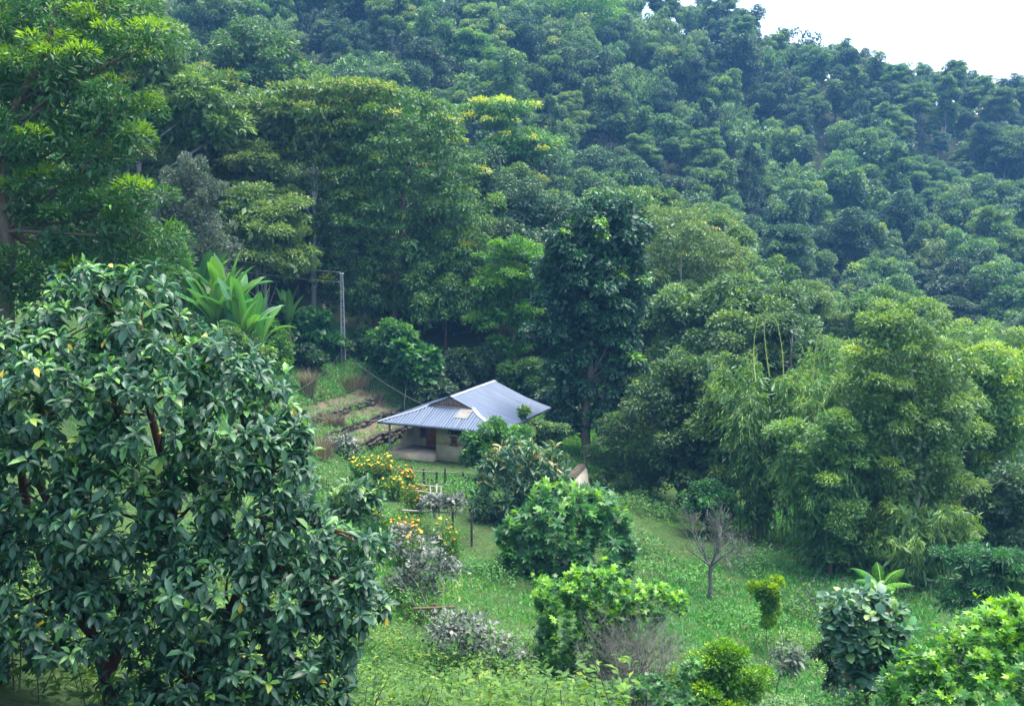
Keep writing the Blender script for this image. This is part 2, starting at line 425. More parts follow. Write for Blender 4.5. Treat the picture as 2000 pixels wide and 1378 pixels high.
def leaf_cloud(rng, cc, cr, cd, n, size, aspect, flat=.7, droop=.35, out=.6, up=.8, tipmix=.0, tint0=.45, tint_sd=.2, below=-.5, inner=0.0):
    """leaves over the shells of clumps; cc centres, cr radii, cd outward directions"""
    wgt = cr ** 2; wgt = wgt / wgt.sum()
    k = rng.choice(len(cc), n, p=wgt)
    d = rand_dirs(rng, n)
    d[:, 2] = np.where(d[:, 2] < below, -d[:, 2], d[:, 2])
    rf = 1 - np.abs(rng.normal(0, .22, n))
    r = cr[k] * np.clip(rf, .15, 1.1)
    p = cc[k] + d * np.c_[r, r, r * flat]
    if inner > 0:
        m = rng.random(n) < inner
        p[m] -= cd[k[m]] * (cr[k[m]] * rng.uniform(.3, 1.6, m.sum()))[:, None]
    l = d * out + cd[k] * out * .5 + np.array([0, 0, -droop]) + rng.normal(0, .45, (n, 3))
    nn = np.array([0, 0, up]) + d * .55 + rng.normal(0, .35, (n, 3))
    ctint = rng.normal(0, .10, len(cc))
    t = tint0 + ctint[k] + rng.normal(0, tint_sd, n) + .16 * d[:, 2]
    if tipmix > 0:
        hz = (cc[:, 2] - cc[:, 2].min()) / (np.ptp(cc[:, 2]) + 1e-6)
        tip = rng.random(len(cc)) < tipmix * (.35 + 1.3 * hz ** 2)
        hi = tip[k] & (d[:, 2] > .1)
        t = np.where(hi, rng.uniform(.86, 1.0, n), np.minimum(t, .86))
    ln = size * rng.uniform(.7, 1.3, n)
    L = Leaves(); L.add(p, l, nn, ln, ln * aspect * rng.uniform(.85, 1.15, n), t)
    return L
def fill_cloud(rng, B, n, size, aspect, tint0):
    """oversized leaves added inside the crown to block light, tinted darker"""
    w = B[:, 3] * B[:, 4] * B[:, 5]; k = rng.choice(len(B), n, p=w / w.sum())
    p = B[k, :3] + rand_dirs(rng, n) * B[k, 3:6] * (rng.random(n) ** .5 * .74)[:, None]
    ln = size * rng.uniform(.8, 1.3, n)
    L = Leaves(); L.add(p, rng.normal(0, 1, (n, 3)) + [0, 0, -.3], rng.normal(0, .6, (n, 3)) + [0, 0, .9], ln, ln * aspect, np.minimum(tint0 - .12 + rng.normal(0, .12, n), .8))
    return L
def merge(*Ls):
    o = Leaves()
    for a in Ls:
        o.p += a.p; o.l += a.l; o.n += a.n; o.ln += a.ln; o.w += a.w; o.t += a.t
    return o
def curve(a, b, rng, sag=0.12, n=5, up=0.0):
    a = np.asarray(a, float); b = np.asarray(b, float)
    t = np.linspace(0, 1, n)[:, None]
    L = np.linalg.norm(b - a)
    off = rng.normal(0, sag * L, 3); off[2] = abs(off[2]) * .4 + up * L
    return a + (b - a) * t + off * (4 * t * (1 - t))
def limbs(mb, rng, stem, r0, targets, k=5, frac=(.35, .95)):
    """curved limbs from a stem polyline out to the targets"""
    stem = np.asarray(stem, float)
    cum = np.r_[0, np.cumsum(np.linalg.norm(np.diff(stem, axis=0), axis=1))]; cum /= cum[-1]
    zs = stem[:, 2]
    for tg in targets:
        h = np.clip((tg[2] - zs[0]) / (zs[-1] - zs[0] + 1e-6) - .28, frac[0], frac[1])
        a = np.array([np.interp(h, cum, stem[:, q]) for q in range(3)])
        L = np.linalg.norm(tg - a)
        if L > 4.2 and r0 > .3 and len(targets) > 30: continue
        c = curve(a, tg, rng, .12, 6)
        rr = min(r0 * .24, .015 + .016 * L)
        mb.tube(c, np.linspace(rr, rr * .28, 6), k)

def tree(name, label, cat, base, blobs, mat, trunk=None, r0=.2, bark='bark_brown', n=9000, size=.2, aspect=.4, sub=3.0, sub_r=.7, flat=.7,
         group=None, seed=1, low=-.35, tpl=LEAF_SIMPLE, split=0, back=.8, fill=.28, k=7, cell=22, **kw):
    """one tree or shrub: blobs are (px, py, r px[, dY[, squash]]) at distance Y; trunk is a list of (px, py) or None"""
    rng = np.random.default_rng(seed)
    bx, Y = base
    x = at(bx, 689, Y)[0]; z = float(ground(x, Y))
    root = empty(name, (x, Y, z), label, cat, group)
    o = np.array([x, Y, z])
    BL = []
    for b in blobs:
        px, py, rp = b[:3]; dY = b[3] if len(b) > 3 else rng.uniform(-.4, .4) * rp / ppm(Y)
        sq = b[4] if len(b) > 4 else 1.0
        P = at(px, py, Y + dY) - o; R = rp / ppm(Y + dY)
        BL.append((*P, R, R, R * sq))
        if back: BL.append((P[0] + rng.normal(0, .35 * R), P[1] + R * back, P[2] - .1 * R, R, R, R * sq))
    B = np.array(BL)
    cc, cr, cd = clumps_from_blobs(rng, B, sub, sub_r, low)
    keep = cc[:, 2] > .05
    cc, cr, cd = cc[keep], cr[keep], cd[keep]
    n = int(n * LEAFY)
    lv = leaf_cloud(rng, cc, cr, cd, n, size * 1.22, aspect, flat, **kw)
    B2 = B[B[:, 2] > 0]
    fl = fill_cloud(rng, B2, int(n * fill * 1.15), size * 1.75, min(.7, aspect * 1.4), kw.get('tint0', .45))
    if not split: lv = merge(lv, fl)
    mb = MB()
    ctr = B[:, :3].mean(0); top = B[:, 2].max()
    if trunk: st = np.array([at(px, py, Y) - o for px, py in trunk])
    else:
        st = np.array([(0, 0, -.3), (ctr[0] * .15, ctr[1] * .15, top * .25), (ctr[0] * .6, ctr[1] * .6, top * .6), (ctr[0], ctr[1], top * .92)])
    if trunk: st = np.r_[[[st[0, 0], st[0, 1], -.3]], st]
    # smooth the stem
    tt = np.linspace(0, 1, len(st)); t2 = np.linspace(0, 1, 12)
    st2 = np.stack([np.interp(t2, tt, st[:, q]) for q in range(3)], 1)
    st2[1:-1] += rng.normal(0, r0 * .25, (10, 3)) * [1, 1, 0]
    mb.tube(st2, np.linspace(r0, r0 * .3, 12), k)
    limbs(mb, rng, st2, r0, (B[1::2] if back else B)[:, :3][:40])
    for q in rng.choice(len(cc), min(len(cc), 40), replace=False):
        j = np.argmin(((B[:, :3] - cc[q]) ** 2).sum(1))
        mb.tube(curve(B[j, :3] * .9 + st2[8] * .1, cc[q], rng, .1, 4), np.linspace(r0 * .12 + .008, .006, 4), 4)
    mb.build('trunk', M[bark], root, True)
    if split: split_leaves(lv, tpl, mat, root, split, cell, rest='foliage', extra=fl)
    else: obj('crown', leaves_mesh('crown', lv, tpl, mat), root)
    return root

# ------------------------------------------------------------------ bamboo
def bamboo_meshes(rng, height, spread, culms, size=.3, per=260, droop=1.0, lean=1.0, aspect=.16):
    mb = MB(); L = Leaves()
    for i in range(culms):
        a = rng.uniform(0, 2 * math.pi); r = abs(rng.normal(0, .4)) * spread * .45
        b = np.array([math.cos(a) * r, math.sin(a) * r, -.2])
        h = height * rng.uniform(.72, 1.05)
        a2 = a + rng.normal(0, .5)
        od = np.array([math.cos(a2), math.sin(a2), 0])
        reach = spread * rng.uniform(.25, .75) * lean
        t = np.linspace(0, 1, 9)
        pts = b + od * (reach * t ** 2.2)[:, None] + np.array([0, 0, 1.0]) * (h * (t - .17 * droop * np.clip(t - .6, 0, 1) ** 2 * 4))[:, None]
        mb.tube(pts, np.linspace(.045, .012, 9), 5)
        # leaf sprays: drooping plumes along the upper culm
        ns = per // 13
        tt = rng.uniform(.18, 1.0, ns) ** .75
        node = np.stack([np.interp(tt, t, pts[:, q]) for q in range(3)], 1)
        an = rng.uniform(0, 2 * math.pi, ns)
        sd_ = np.stack([np.cos(an), np.sin(an), rng.uniform(-.1, .5, ns)], 1) * .8 + od * .5
        ln = rng.uniform(.6, 1.5, ns) * (1.15 - .5 * tt) * height / 9
        for j in range(13):
            f = (j + rng.random(ns)) / 13
            p = node + sd_ * (ln * f)[:, None] + np.array([0, 0, -.55]) * (ln * f * f)[:, None] + rng.normal(0, .08, (ns, 3))
            d = sd_ * .7 + np.array([0, 0, -.9]) * (f[:, None] + .25) + rng.normal(0, .35, (ns, 3))
            nn = np.array([0, 0, 1.0]) + sd_ * .4 + rng.normal(0, .4, (ns, 3))
            z = size * rng.uniform(.7, 1.3, ns)
            L.add(p, d, nn, z, z * aspect, .42 + .28 * tt + rng.normal(0, .16, ns))
        q = per // 5; f = rng.uniform(.12, .95, q)  # enlarged inner leaves along the culm, added to block light inside the clump
        p = np.stack([np.interp(f, t, pts[:, c]) for c in range(3)], 1) + rng.normal(0, .25, (q, 3))
        z = size * 1.9 * rng.uniform(.7, 1.3, q)
        L.add(p, rng.normal(0, .6, (q, 3)) + [0, 0, -.9], rng.normal(0, 1, (q, 3)) + [0, 0, .3], z, z * aspect * 1.8, .3 + rng.normal(0, .1, q))
    return mb, L
def bamboo(name, label, px, Y, toppy, spread, culms, seed, per=330, group=None, mat='bamboo', size=.3, lean=1.0, shoots=()):
    rng = np.random.default_rng(seed)
    x = at(px, 689, Y)[0]; z = float(ground(x, Y))
    root = empty(name, (x, Y, z), label, 'bamboo', group)
    h = at(px, toppy, Y)[2] - z
    mb, L = bamboo_meshes(rng, h * 1.02, spread, culms, size, per, lean=lean)
    mb.build('culms', M['culm'], root, True)
    obj('foliage', leaves_mesh('foliage', L, LEAF_SIMPLE, M[mat]), root)
    for (sx, y0, y1) in shoots:
        P0 = at(sx, y1, Y - spread * .35) - np.array([x, Y, z]); P1 = at(sx + rng.uniform(-12, 6), y0, Y - spread * .35) - np.array([x, Y, z])
        m2 = MB(); c = curve(P0 - [0, 0, 1.5], P1 + [rng.uniform(-.5, .5), 0, 0], rng, .035, 8); c[-1] += [rng.uniform(-.3, .3), 0, -.12]
        m2.tube(c, np.linspace(.038, .010, 8), 5)
        for q in range(2, 8):
            for _ in range(3):
                m2.tube(np.array([c[q], c[q] + [rng.uniform(-.16, .16), rng.uniform(-.1, .1), rng.uniform(.02, .2)]]), [.012, .004], 3)
        m2.build('shoot', M['shoot'], root, True)
    return root

# ------------------------------------------------------------------ bare branching
def bare_branches(mb, rng, p, d, ln, r, depth, spread=.5, kids=(2, 3), up=.12, minr=.006):
    n = 4
    pts = [np.array(p, float)]
    d = np.array(d, float)
    for i in range(n):
        d = d + rng.normal(0, .16, 3) + [0, 0, up]; d /= np.linalg.norm(d)
        pts.append(pts[-1] + d * ln / n)
    r1 = max(minr * .7, r * .62)
    mb.tube(np.array(pts), np.linspace(r, r1, n + 1), 6 if r > .04 else 4 if r > .012 else 3, cap=False)
    if depth <= 0: return
    for i in range(rng.integers(kids[0], kids[1] + 1)):
        nd = d + rng.normal(0, spread, 3); nd /= np.linalg.norm(nd)
        s = pts[-1] if i == 0 else pts[rng.integers(2, n + 1)]
        bare_branches(mb, rng, s, nd, ln * rng.uniform(.6, .88), r1 * (.95 if i == 0 else .7), depth - 1, spread, kids, up, minr)

# ------------------------------------------------------------------ shrub species with a leaf shape of its own
def rosettes(rng, cc, cd, per, size, aspect, tint0=.4, sd=.15, droop=.5, young=.12, spread=.05, yellow=0.0):
    L = Leaves(); n = len(cc)
    ax = norm(cd * .5 + np.array([0, 0, .9]) + rng.normal(0, .25, (n, 3)))
    e1 = norm(np.cross(ax, rng.normal(size=(n, 3)))); e2 = np.cross(ax, e1)
    ct = rng.normal(0, .08, n); hz = (cc[:, 2] - cc[:, 2].min()) / (np.ptp(cc[:, 2]) + 1e-6); ctn = rng.random(n) < young * (.4 + 1.9 * hz ** 2)
    for j in range(per):
        g = j * 2.39996 + rng.normal(0, .25, n)
        pol = np.radians(30 + 75 * (j + .5) / per) + rng.normal(0, .28, n)
        rd = np.cos(g)[:, None] * e1 + np.sin(g)[:, None] * e2
        d = np.sin(pol)[:, None] * rd + np.cos(pol)[:, None] * ax
        p = cc - ax * (spread * j / per * 4)[..., None] if np.ndim(spread) else cc - ax * (spread * 4 * j / per)
        d = d + np.array([0, 0, -droop]) * (j / per)
        nn = ax * .9 + np.array([0, 0, .5]) - rd * .15 + rng.normal(0, .22, (n, 3))
        ln = size * np.clip(rng.normal(.95, .24, n), .4, 1.5) * (.7 + .3 * math.sin(math.pi * (j + 1) / (per + 1)))
        t = tint0 + ct + rng.normal(0, sd, n) - .12 * (j / per)
        t = np.where(ctn & (j < per * .45), rng.uniform(.8, .95, n), np.minimum(t, .86))
        if yellow: t = np.where(rng.random(n) < yellow, 1.0, t)
        L.add(p + d * .01, d, nn, ln, ln * aspect * rng.uniform(.85, 1.15, n), t)
    return L
def leafy(name, label, cat, base, blobs, mat, leaf, size, aspect, per, dens, young=.12, trunk=None, r0=.08, bark='bark_brown', seed=1, split=300, cell=22,
          low=-.6, group=None, tint0=.4, droop=.5, yellow=0.0, rho=(.5, 1.03), twigs=60, back=.9, spread=.05, sd=.15):
    """near plant: leaf whorls at the twig ends"""
    rng = np.random.default_rng(seed)
    bx, Y = base
    x = at(bx, 689, Y)[0]; z = float(ground(x, Y))
    root = empty(name, (x, Y, z), label, cat, group); o = np.array([x, Y, z])
    BL = []
    for b in blobs:
        px, py, rp = b[:3]; dY = b[3] if len(b) > 3 else 0.0; den = b[4] if len(b) > 4 else 1.0
        P = at(px, py, Y + dY) - o; R = rp / ppm(Y + dY)
        BL.append((*P, R, den))
        if back: BL.append((P[0], P[1] + R * back, P[2], R, den * .36))
    B = np.array(BL); cc, cd = [], []
    for i, b in enumerate(B):
        k = int(dens * 4 * math.pi * b[3] ** 2 * b[4]) + 2
        d = rand_dirs(rng, k); d = d[d[:, 2] > low]
        p = b[:3] + d * b[3] * rng.uniform(*rho, (len(d), 1)) ** .6
        stray = rng.random(len(d)) < .09
        p[stray] += d[stray] * (b[3] * rng.uniform(.1, .42, stray.sum()))[:, None] + [0, 0, .06]
        keep = p[:, 2] > .1
        for j, c in enumerate(B):
            if j != i: keep &= ((p - c[:3]) ** 2).sum(1) > (c[3] * .62) ** 2
        cc.append(p[keep]); cd.append(d[keep])
    cc = np.concatenate(cc); cd = np.concatenate(cd)
    L = rosettes(rng, cc, cd, per, size, aspect, tint0, sd, droop, young, spread, yellow)
    mb = MB()
    stems = []
    if trunk:
        for st in trunk:
            pts = np.array([at(q[0], q[1], Y + (q[2] if len(q) > 2 else 0)) - o for q in st])
            tt = np.linspace(0, 1, len(pts)); t2 = np.linspace(0, 1, 9)
            s2 = np.stack([np.interp(t2, tt, pts[:, c]) for c in range(3)], 1)
            s2[1:-1] += rng.normal(0, r0 * .2, (7, 3))
            mb.tube(s2, np.linspace(r0, r0 * .45, 9), 8)
            last = s2; stems.append(s2[2:])
    else:
        last = np.array([(0, 0, -.2), (0, 0, B[:, 2].mean() * .5), (B[:, 0].mean() * .5, B[:, 1].mean() * .5, B[:, 2].mean())])
        mb.tube(last, np.linspace(r0, r0 * .5, 3), 7)
    anchors = np.concatenate(stems) if stems else last[len(last) // 3:]
    for b in B:
        a = anchors[np.argmin(((anchors - b[:3] + [0, 0, .35]) ** 2).sum(1))]
        mb.tube(curve(a, b[:3], rng, .1, 6), np.linspace(r0 * .42, r0 * .1, 6), 5)
    for q in rng.choice(len(cc), min(len(cc), twigs), replace=False):
        j = np.argmin(((B[:, :3] - cc[q]) ** 2).sum(1))
        mb.tube(curve(B[j, :3] * .55 + cc[q] * .45 + [0, 0, -.08], cc[q], rng, .1, 5), np.linspace(r0 * .07 + .003, .004, 5), 4)
    mb.build('trunk', M[bark], root, True)
    if split: split_leaves(L, leaf, M[mat], root, split, cell)
    else:
        f = obj('foliage', leaves_mesh('foliage', L, leaf, M[mat], smooth=True), root)
    return root
# ------------------------------------------------------------------ the ground: one sheet to beyond the ridge
def build_ground():
    rows = np.r_[np.linspace(-6, 20, 30)[:-1], np.linspace(20, 84, 150)[:-1], np.linspace(84, 160, 60)[:-1], np.linspace(160, 460, 60)]
    cols = np.linspace(-1, 1, 180)
    half = 16 + np.abs(rows) * .62
    X = cols[None] * half[:, None]; Yg = np.repeat(rows[:, None], len(cols), 1)
    Z = ground(X, Yg)
    V = np.stack([X, Yg, Z], -1).reshape(-1, 3)
    nc = len(cols)
    i = np.arange(len(rows) - 1)[:, None] * nc + np.arange(nc - 1)[None]
    F = np.stack([i, i + 1, i + nc + 1, i + nc], -1).reshape(-1, 4)
    m, nt, out = new_mat('hillside_soil_and_grass'); N, L = nt.nodes, nt.links
    tc = N.new('ShaderNodeTexCoord')
    n1 = N.new('ShaderNodeTexNoise'); n1.inputs['Scale'].default_value = .35; n1.inputs['Detail'].default_value = 8
    n2 = N.new('ShaderNodeTexNoise'); n2.inputs['Scale'].default_value = 5; n2.inputs['Detail'].default_value = 6
    r1 = N.new('ShaderNodeValToRGB'); e = r1.color_ramp.elements
    e[0].position = .32; e[0].color = (.035, .055, .02, 1); e[1].position = .68; e[1].color = (.05, .12, .025, 1)
    r2 = N.new('ShaderNodeValToRGB'); e = r2.color_ramp.elements
    e[0].position = .35; e[0].color = (.03, .035, .016, 1); e[1].position = .7; e[1].color = (.07, .13, .035, 1)
    mx = N.new('ShaderNodeMix'); mx.data_type = 'RGBA'; mx.inputs[0].default_value = .55
    L.new(tc.outputs['Object'], n1.inputs['Vector']); L.new(tc.outputs['Object'], n2.inputs['Vector'])
    L.new(n1.outputs[0], r1.inputs[0]); L.new(n2.outputs[0], r2.inputs[0])
    L.new(r1.outputs[0], mx.inputs[6]); L.new(r2.outputs[0], mx.inputs[7])
    p = N.new('ShaderNodeBsdfPrincipled'); p.inputs['Roughness'].default_value = .95; p.inputs['Specular IOR Level'].default_value = .1
    # leaf litter takes over from grass beyond the garden
    sp = N.new('ShaderNodeSeparateXYZ'); L.new(tc.outputs['Object'], sp.inputs[0])
    mr = N.new('ShaderNodeMapRange'); mr.inputs[1].default_value = 80; mr.inputs[2].default_value = 92; L.new(sp.outputs['Y'], mr.inputs[0])
    lit = N.new('ShaderNodeMix'); lit.data_type = 'RGBA'; lit.inputs[7].default_value = (.022, .03, .014, 1)
    L.new(mr.outputs[0], lit.inputs[0]); L.new(mx.outputs[2], lit.inputs[6])
    b = N.new('ShaderNodeBump'); b.inputs['Strength'].default_value = .8; b.inputs['Distance'].default_value = .15
    L.new(n2.outputs[0], b.inputs['Height']); L.new(b.outputs[0], p.inputs['Normal'])
    L.new(lit.outputs[2], p.inputs['Base Color']); L.new(p.outputs[0], out.inputs[0])
    o = obj('ground', mesh_np('ground', V, F, m, None, True)); o['kind'] = 'structure'
build_ground()

# ------------------------------------------------------------------ forest trees: a few of each kind, then copies
def forest_kind(rng, kind, size, n):
    """returns (trunk MB, leaves, crown centre height, crown radius) of a tree about 11 m tall"""
    mb = MB()
    if kind == 'dome':
        H = rng.uniform(9.5, 12); R = rng.uniform(3.8, 4.8)
        bl = [(0, 0, H * .62, R * .8, R * .8, H * .33)]
        for a in range(rng.integers(7, 12)):
            an = a * 2.4 + rng.uniform(-.5, .5); h = rng.uniform(.34, .9)
            rr = R * (1.02 - .75 * abs(h - .5)) * .72
            bl.append((math.cos(an) * rr, math.sin(an) * rr, H * h, *(R * rng.uniform(.28, .52),) * 2, R * rng.uniform(.30, .55)))
        cc, cr, cd = clumps_from_blobs(rng, bl, 2.8, .8, -.5)
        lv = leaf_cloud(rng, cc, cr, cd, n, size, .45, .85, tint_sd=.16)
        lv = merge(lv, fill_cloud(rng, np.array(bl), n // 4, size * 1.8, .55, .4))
        stem = np.array([(0, 0, -1), (.1, 0, H * .3), (.2, .1, H * .85)]); r0 = .2
    elif kind == 'layered':
        H = rng.uniform(10.5, 13.5); R = rng.uniform(4.4, 5.6); bl = []
        for a in range(15):
            an = a * 2.4 + rng.uniform(-.4, .4); h = .48 + .5 * (a / 15) + rng.uniform(-.03, .03)
            rr = R * (1.15 - .9 * (h - .45) / .55) * rng.uniform(.35, .8)
            q = R * rng.uniform(.28, .46)
            bl.append((math.cos(an) * rr, math.sin(an) * rr, H * h, q, q, q * .42))
        cc, cr, cd = clumps_from_blobs(rng, bl, 4.5, .66, -.3)
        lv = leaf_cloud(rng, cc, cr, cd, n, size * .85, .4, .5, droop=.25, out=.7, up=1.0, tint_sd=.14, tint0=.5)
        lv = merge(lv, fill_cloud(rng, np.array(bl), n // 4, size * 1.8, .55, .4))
        stem = np.array([(0, 0, -1), (.15, .1, H * .4), (.1, .2, H * .9)]); r0 = .17
    elif kind == 'slender':
        H = rng.uniform(11, 14); R = rng.uniform(2.3, 3.0); bl = []
        for a in range(9):
            an = a * 2.4; h = .38 + .58 * (a / 9); rr = R * (1 - .8 * abs(h - .6)) * .5
            q = R * rng.uniform(.42, .62) * (1.1 - .55 * h)
            bl.append((math.cos(an) * rr, math.sin(an) * rr, H * h, q, q, q * .9))
        cc, cr, cd = clumps_from_blobs(rng, bl, 2.6, .7, -.5)
        lv = leaf_cloud(rng, cc, cr, cd, n, size, .42, .7, droop=.5, tint_sd=.16)
        lv = merge(lv, fill_cloud(rng, np.array(bl), n // 4, size * 1.8, .55, .4))
        stem = np.array([(0, 0, -1), (.1, 0, H * .45), (0, .1, H * .93)]); r0 = .14
    else:
        H = rng.uniform(9, 11); R = 4.2
        mb, lv = bamboo_meshes(rng, H, R * 1.15, 26, size, int(n / 26), aspect=.24)
        return mb, lv, H * .55, R, H
    mb.tube(np.c_[np.interp(np.linspace(0, 1, 8), [0, .4, 1], stem[:, 0]), np.interp(np.linspace(0, 1, 8), [0, .4, 1], stem[:, 1]), np.interp(np.linspace(0, 1, 8), [0, .4, 1], stem[:, 2])], np.linspace(r0, .05, 8), 6)
    limbs(mb, rng, stem, r0 * 1.2, np.array(bl)[:, :3], 4)
    return mb, lv, H * .62, R, H
NAMES = {'dome': ('broadleaf_tree', 'tree'), 'layered': ('spreading_tree', 'tree'), 'slender': ('slender_tree', 'tree'), 'bamboo': ('bamboo_clump', 'bamboo')}
LOOK = {'leaf_forest_green': 'dark green', 'leaf_mid_green': 'mid-green', 'leaf_olive': 'olive', 'leaf_grey_green': 'grey-green', 'leaf_far_bamboo': 'pale green', 'leaf_bamboo': 'fresh green', 'leaf_yellow_tipped': 'yellowish'}
SHAPE = {'dome': 'round-crowned tree', 'layered': 'flat-layered tree', 'slender': 'narrow pale-trunked tree', 'bamboo': 'plumy bamboo clump'}
def place_words(zone, x, y):
    px, py, _ = project(np.array([x, y, float(ground(x, y)) + 7]))
    if zone == 'near':
        return ('behind the banana plants and olive trees' if px < 600 else 'between the steel pole and the tall dark tree' if px < 1130 else 'behind the bamboo and billowy trees' if px > 1450 else 'right behind the tall dark tree')
    return ('high on the hillside, upper left' if px < 650 else 'on the hillside above the house' if px < 1130 else 'on the far hillside under the ridge line' if py < 330 else 'low on the hillside above the bamboo')
def make_templates(zone, size, n, mats, variants):
    T = {}
    for kind in ('dome', 'layered', 'slender', 'bamboo'):
        for v in range(variants[kind]):
            rng = np.random.default_rng(hash((len(zone), len(kind), v)) % 99991 + 17 * v)
            mb, lv, ch, R, H = forest_kind(rng, kind, size if kind != 'bamboo' else size * 1.1, n[kind])
            bark = {'dome': 'bark_brown', 'layered': 'bark_pale', 'slender': 'bark_pale', 'bamboo': 'culm'}[kind]
            a = lv.cat()
            tm = mb.mesh('culms' if kind == 'bamboo' else 'trunk', M[bark], True)
            cm = leaves_mesh('foliage' if kind == 'bamboo' else 'crown', a, LEAF_SIMPLE, M[mats[kind][0]])
            for mk in mats[kind]: T.setdefault(kind, []).append((tm, cm, ch, R, H, M[mk]))
    return T
def plant_forest(T, spots, zone):
    for (x, y, kind, v, s, rz) in spots:
        tm, cm, ch, R, H, mt = T[kind][v % len(T[kind])]
        nm, cat = NAMES[kind]
        look = LOOK[mt.name]; pl = place_words(zone, x, y)
        root = empty(nm, (x, y, float(ground(x, y)) - .1), f'{look} {SHAPE[kind]} in the forest {pl}', cat, f'{look} {SHAPE[kind]}s {pl}', rz)
        root.scale = (s, s, s * (.9 + .25 * ((v * 37) % 10) / 10))
        obj('culms' if kind == 'bamboo' else 'trunk', tm, root); q = obj('foliage' if kind == 'bamboo' else 'crown', cm, root)
        q.material_slots[0].link = 'OBJECT'; q.material_slots[0].material = mt

ZB = np.full((150, 208), 1e9)       # coarse picture of what already hides the forest behind it
def seen(x, y, z, rx, rz, mark=True, least=.10):
    u, v, f = project(np.array([x, y, z])); k = FPX / f
    gx, gy, ax, ay = u / 10, v / 10, rx * k / 10, rz * k / 10
    x0, x1, y0, y1 = int(max(0, gx - ax)), int(min(207, gx + ax)), int(max(0, gy - ay)), int(min(149, gy + ay))
    if gx + ax < 0 or gx - ax > 200 or gy + ay < 0 or gy - ay > 138 or x1 < x0 or y1 < y0: return False
    yy, xx = np.mgrid[y0:y1 + 1, x0:x1 + 1]
    m = ((xx - gx) / max(ax, .6)) ** 2 + ((yy - gy) / max(ay, .6)) ** 2 < 1
    m &= (xx < 200) & (yy < 138)
    if not m.any(): return False
    sub = ZB[y0:y1 + 1, x0:x1 + 1]
    vis = (sub[m] > y).mean()
    if vis < least: return False
    if mark:
        inner = ((xx - gx) / max(ax, .6)) ** 2 + ((yy - gy) / max(ay, .6)) ** 2 < .55
        sub[inner] = np.minimum(sub[inner], y)
    return True

def scatter(seed, y0, y1, step, jit, margin, reject, kinds, smin, smax):
    rng = np.random.default_rng(seed); out = []
    y = y0; row = 0
    while y < y1:
        half = y * .476 + margin
        xs = np.arange(-half, half, step) + (row % 2) * step * .5
        for x in xs:
            X = x + rng.normal(0, jit); Yy = y + rng.normal(0, jit)
            if reject(X, Yy): continue
            out.append((X, Yy))
        y += step * .87; row += 1
    out.sort(key=lambda q: q[1])
    res = []
    for X, Yy in out:
        w = kinds(X, Yy, rng)
        s = rng.uniform(smin, smax) * (.78 if Yy > 275 else 1.0)
        z = float(ground(X, Yy)); H = 11.5 * s; R = (2.6 if w == 'slender' else 4.6) * s
        if not seen(X, Yy, z + H * .58, R, H * .45): continue
        res.append((X, Yy, w, int(rng.integers(0, 50)), s, rng.uniform(0, 6.28)))
    return res
def n2(x, y, s): return math.sin(x * s + 1.7 * math.sin(y * s * .8 + 2)) * math.cos(y * s * 1.1 + 1.3 * math.sin(x * s * .7))
# ------------------------------------------------------------------ trees that can be told apart
TREES = []
def T_(*a, **k): TREES.append((a, k))
# bright tree at the upper edge
T_('evergreen_tree', 'tall bright green tree with whorled slender leaves in the corner above the near tree', 'tree', (8, 38),
   [(40,40,75,.0),(130,25,70,1),(215,20,48,.5),(190,95,60,0),(300,75,42,-.5,.6),(250,95,45,0,.7),(110,140,85,-.8),(20,160,80,0),(200,215,70,-.6),(250,262,42,-1),(120,250,85,-.5),(30,275,80,-1),
    (180,330,55,-.7,.7),(60,400,70,-.5),(150,400,75,0),(230,400,60,-.7,.7),(275,392,36,-1,.7),(120,480,70,-.8),(215,465,70,-.6),(300,470,48,-1,.7),(40,560,75,-.4),(160,560,80,0),(265,545,70,-.5),(-60,100,110),(-80,300,110),(-60,480,90)],
   M['left'], trunk=[(10,640),(12,520),(8,380),(15,250),(70,120),(110,20)], r0=.33, n=40000, size=.19, aspect=.24, sub=5.5, sub_r=.5, flat=.75, bark='bark_brown', seed=11,
   low=-.25, droop=.15, out=.8, tipmix=.45, tint0=.36, split=300, cell=14, back=.7, tint_sd=.14)
T_('olive_tree', 'olive green tree with bare pale forked trunk right of the bright corner tree', 'tree', (268, 76),
   [(250,110,50),(210,130,45),(300,150,55),(250,180,60),(330,190,60),(390,200,50),(280,220,55),(200,190,50),(400,260,45,0,.6),(340,250,50),(430,250,40,0,.7),(240,50,40),(300,70,40)],
   M['olive'], trunk=[(271,360),(268,290),(266,240),(290,170)], r0=.27, bark='bark_pale', n=15000, size=.34, aspect=.36, sub=2.4, sub_r=.8, seed=12, tipmix=.16, low=-.1, flat=.5)
T_('olive_tree', 'leaning olive green tree with two thin trunks over the grey conical shrub', 'tree', (395, 84),
   [(370,210,55),(430,260,50),(460,230,45),(350,300,40,0,.6),(440,300,42,0,.6),(400,170,45)],
   M['olive'], trunk=[(385,380),(395,330),(410,280),(440,240)], r0=.2, bark='bark_pale', n=9000, size=.34, aspect=.36, sub=2.4, sub_r=.8, seed=13, low=-.1, flat=.5)
T_('conical_shrub', 'grey-green shrub with upright spiky tips below the olive trees', 'shrub', (355, 60),
   [(350,420,50),(385,430,35),(320,430,38),(370,370,30),(375,330,12,0,2),(335,370,14,0,1.8),(400,380,16,0,1.6),(320,400,14,0,1.6),(350,480,55),(360,350,16,0,1.8)],
   M['grey'], r0=.12, n=15000, size=.13, aspect=.4, sub=8, sub_r=.35, seed=14, droop=-.5, flat=1.3)
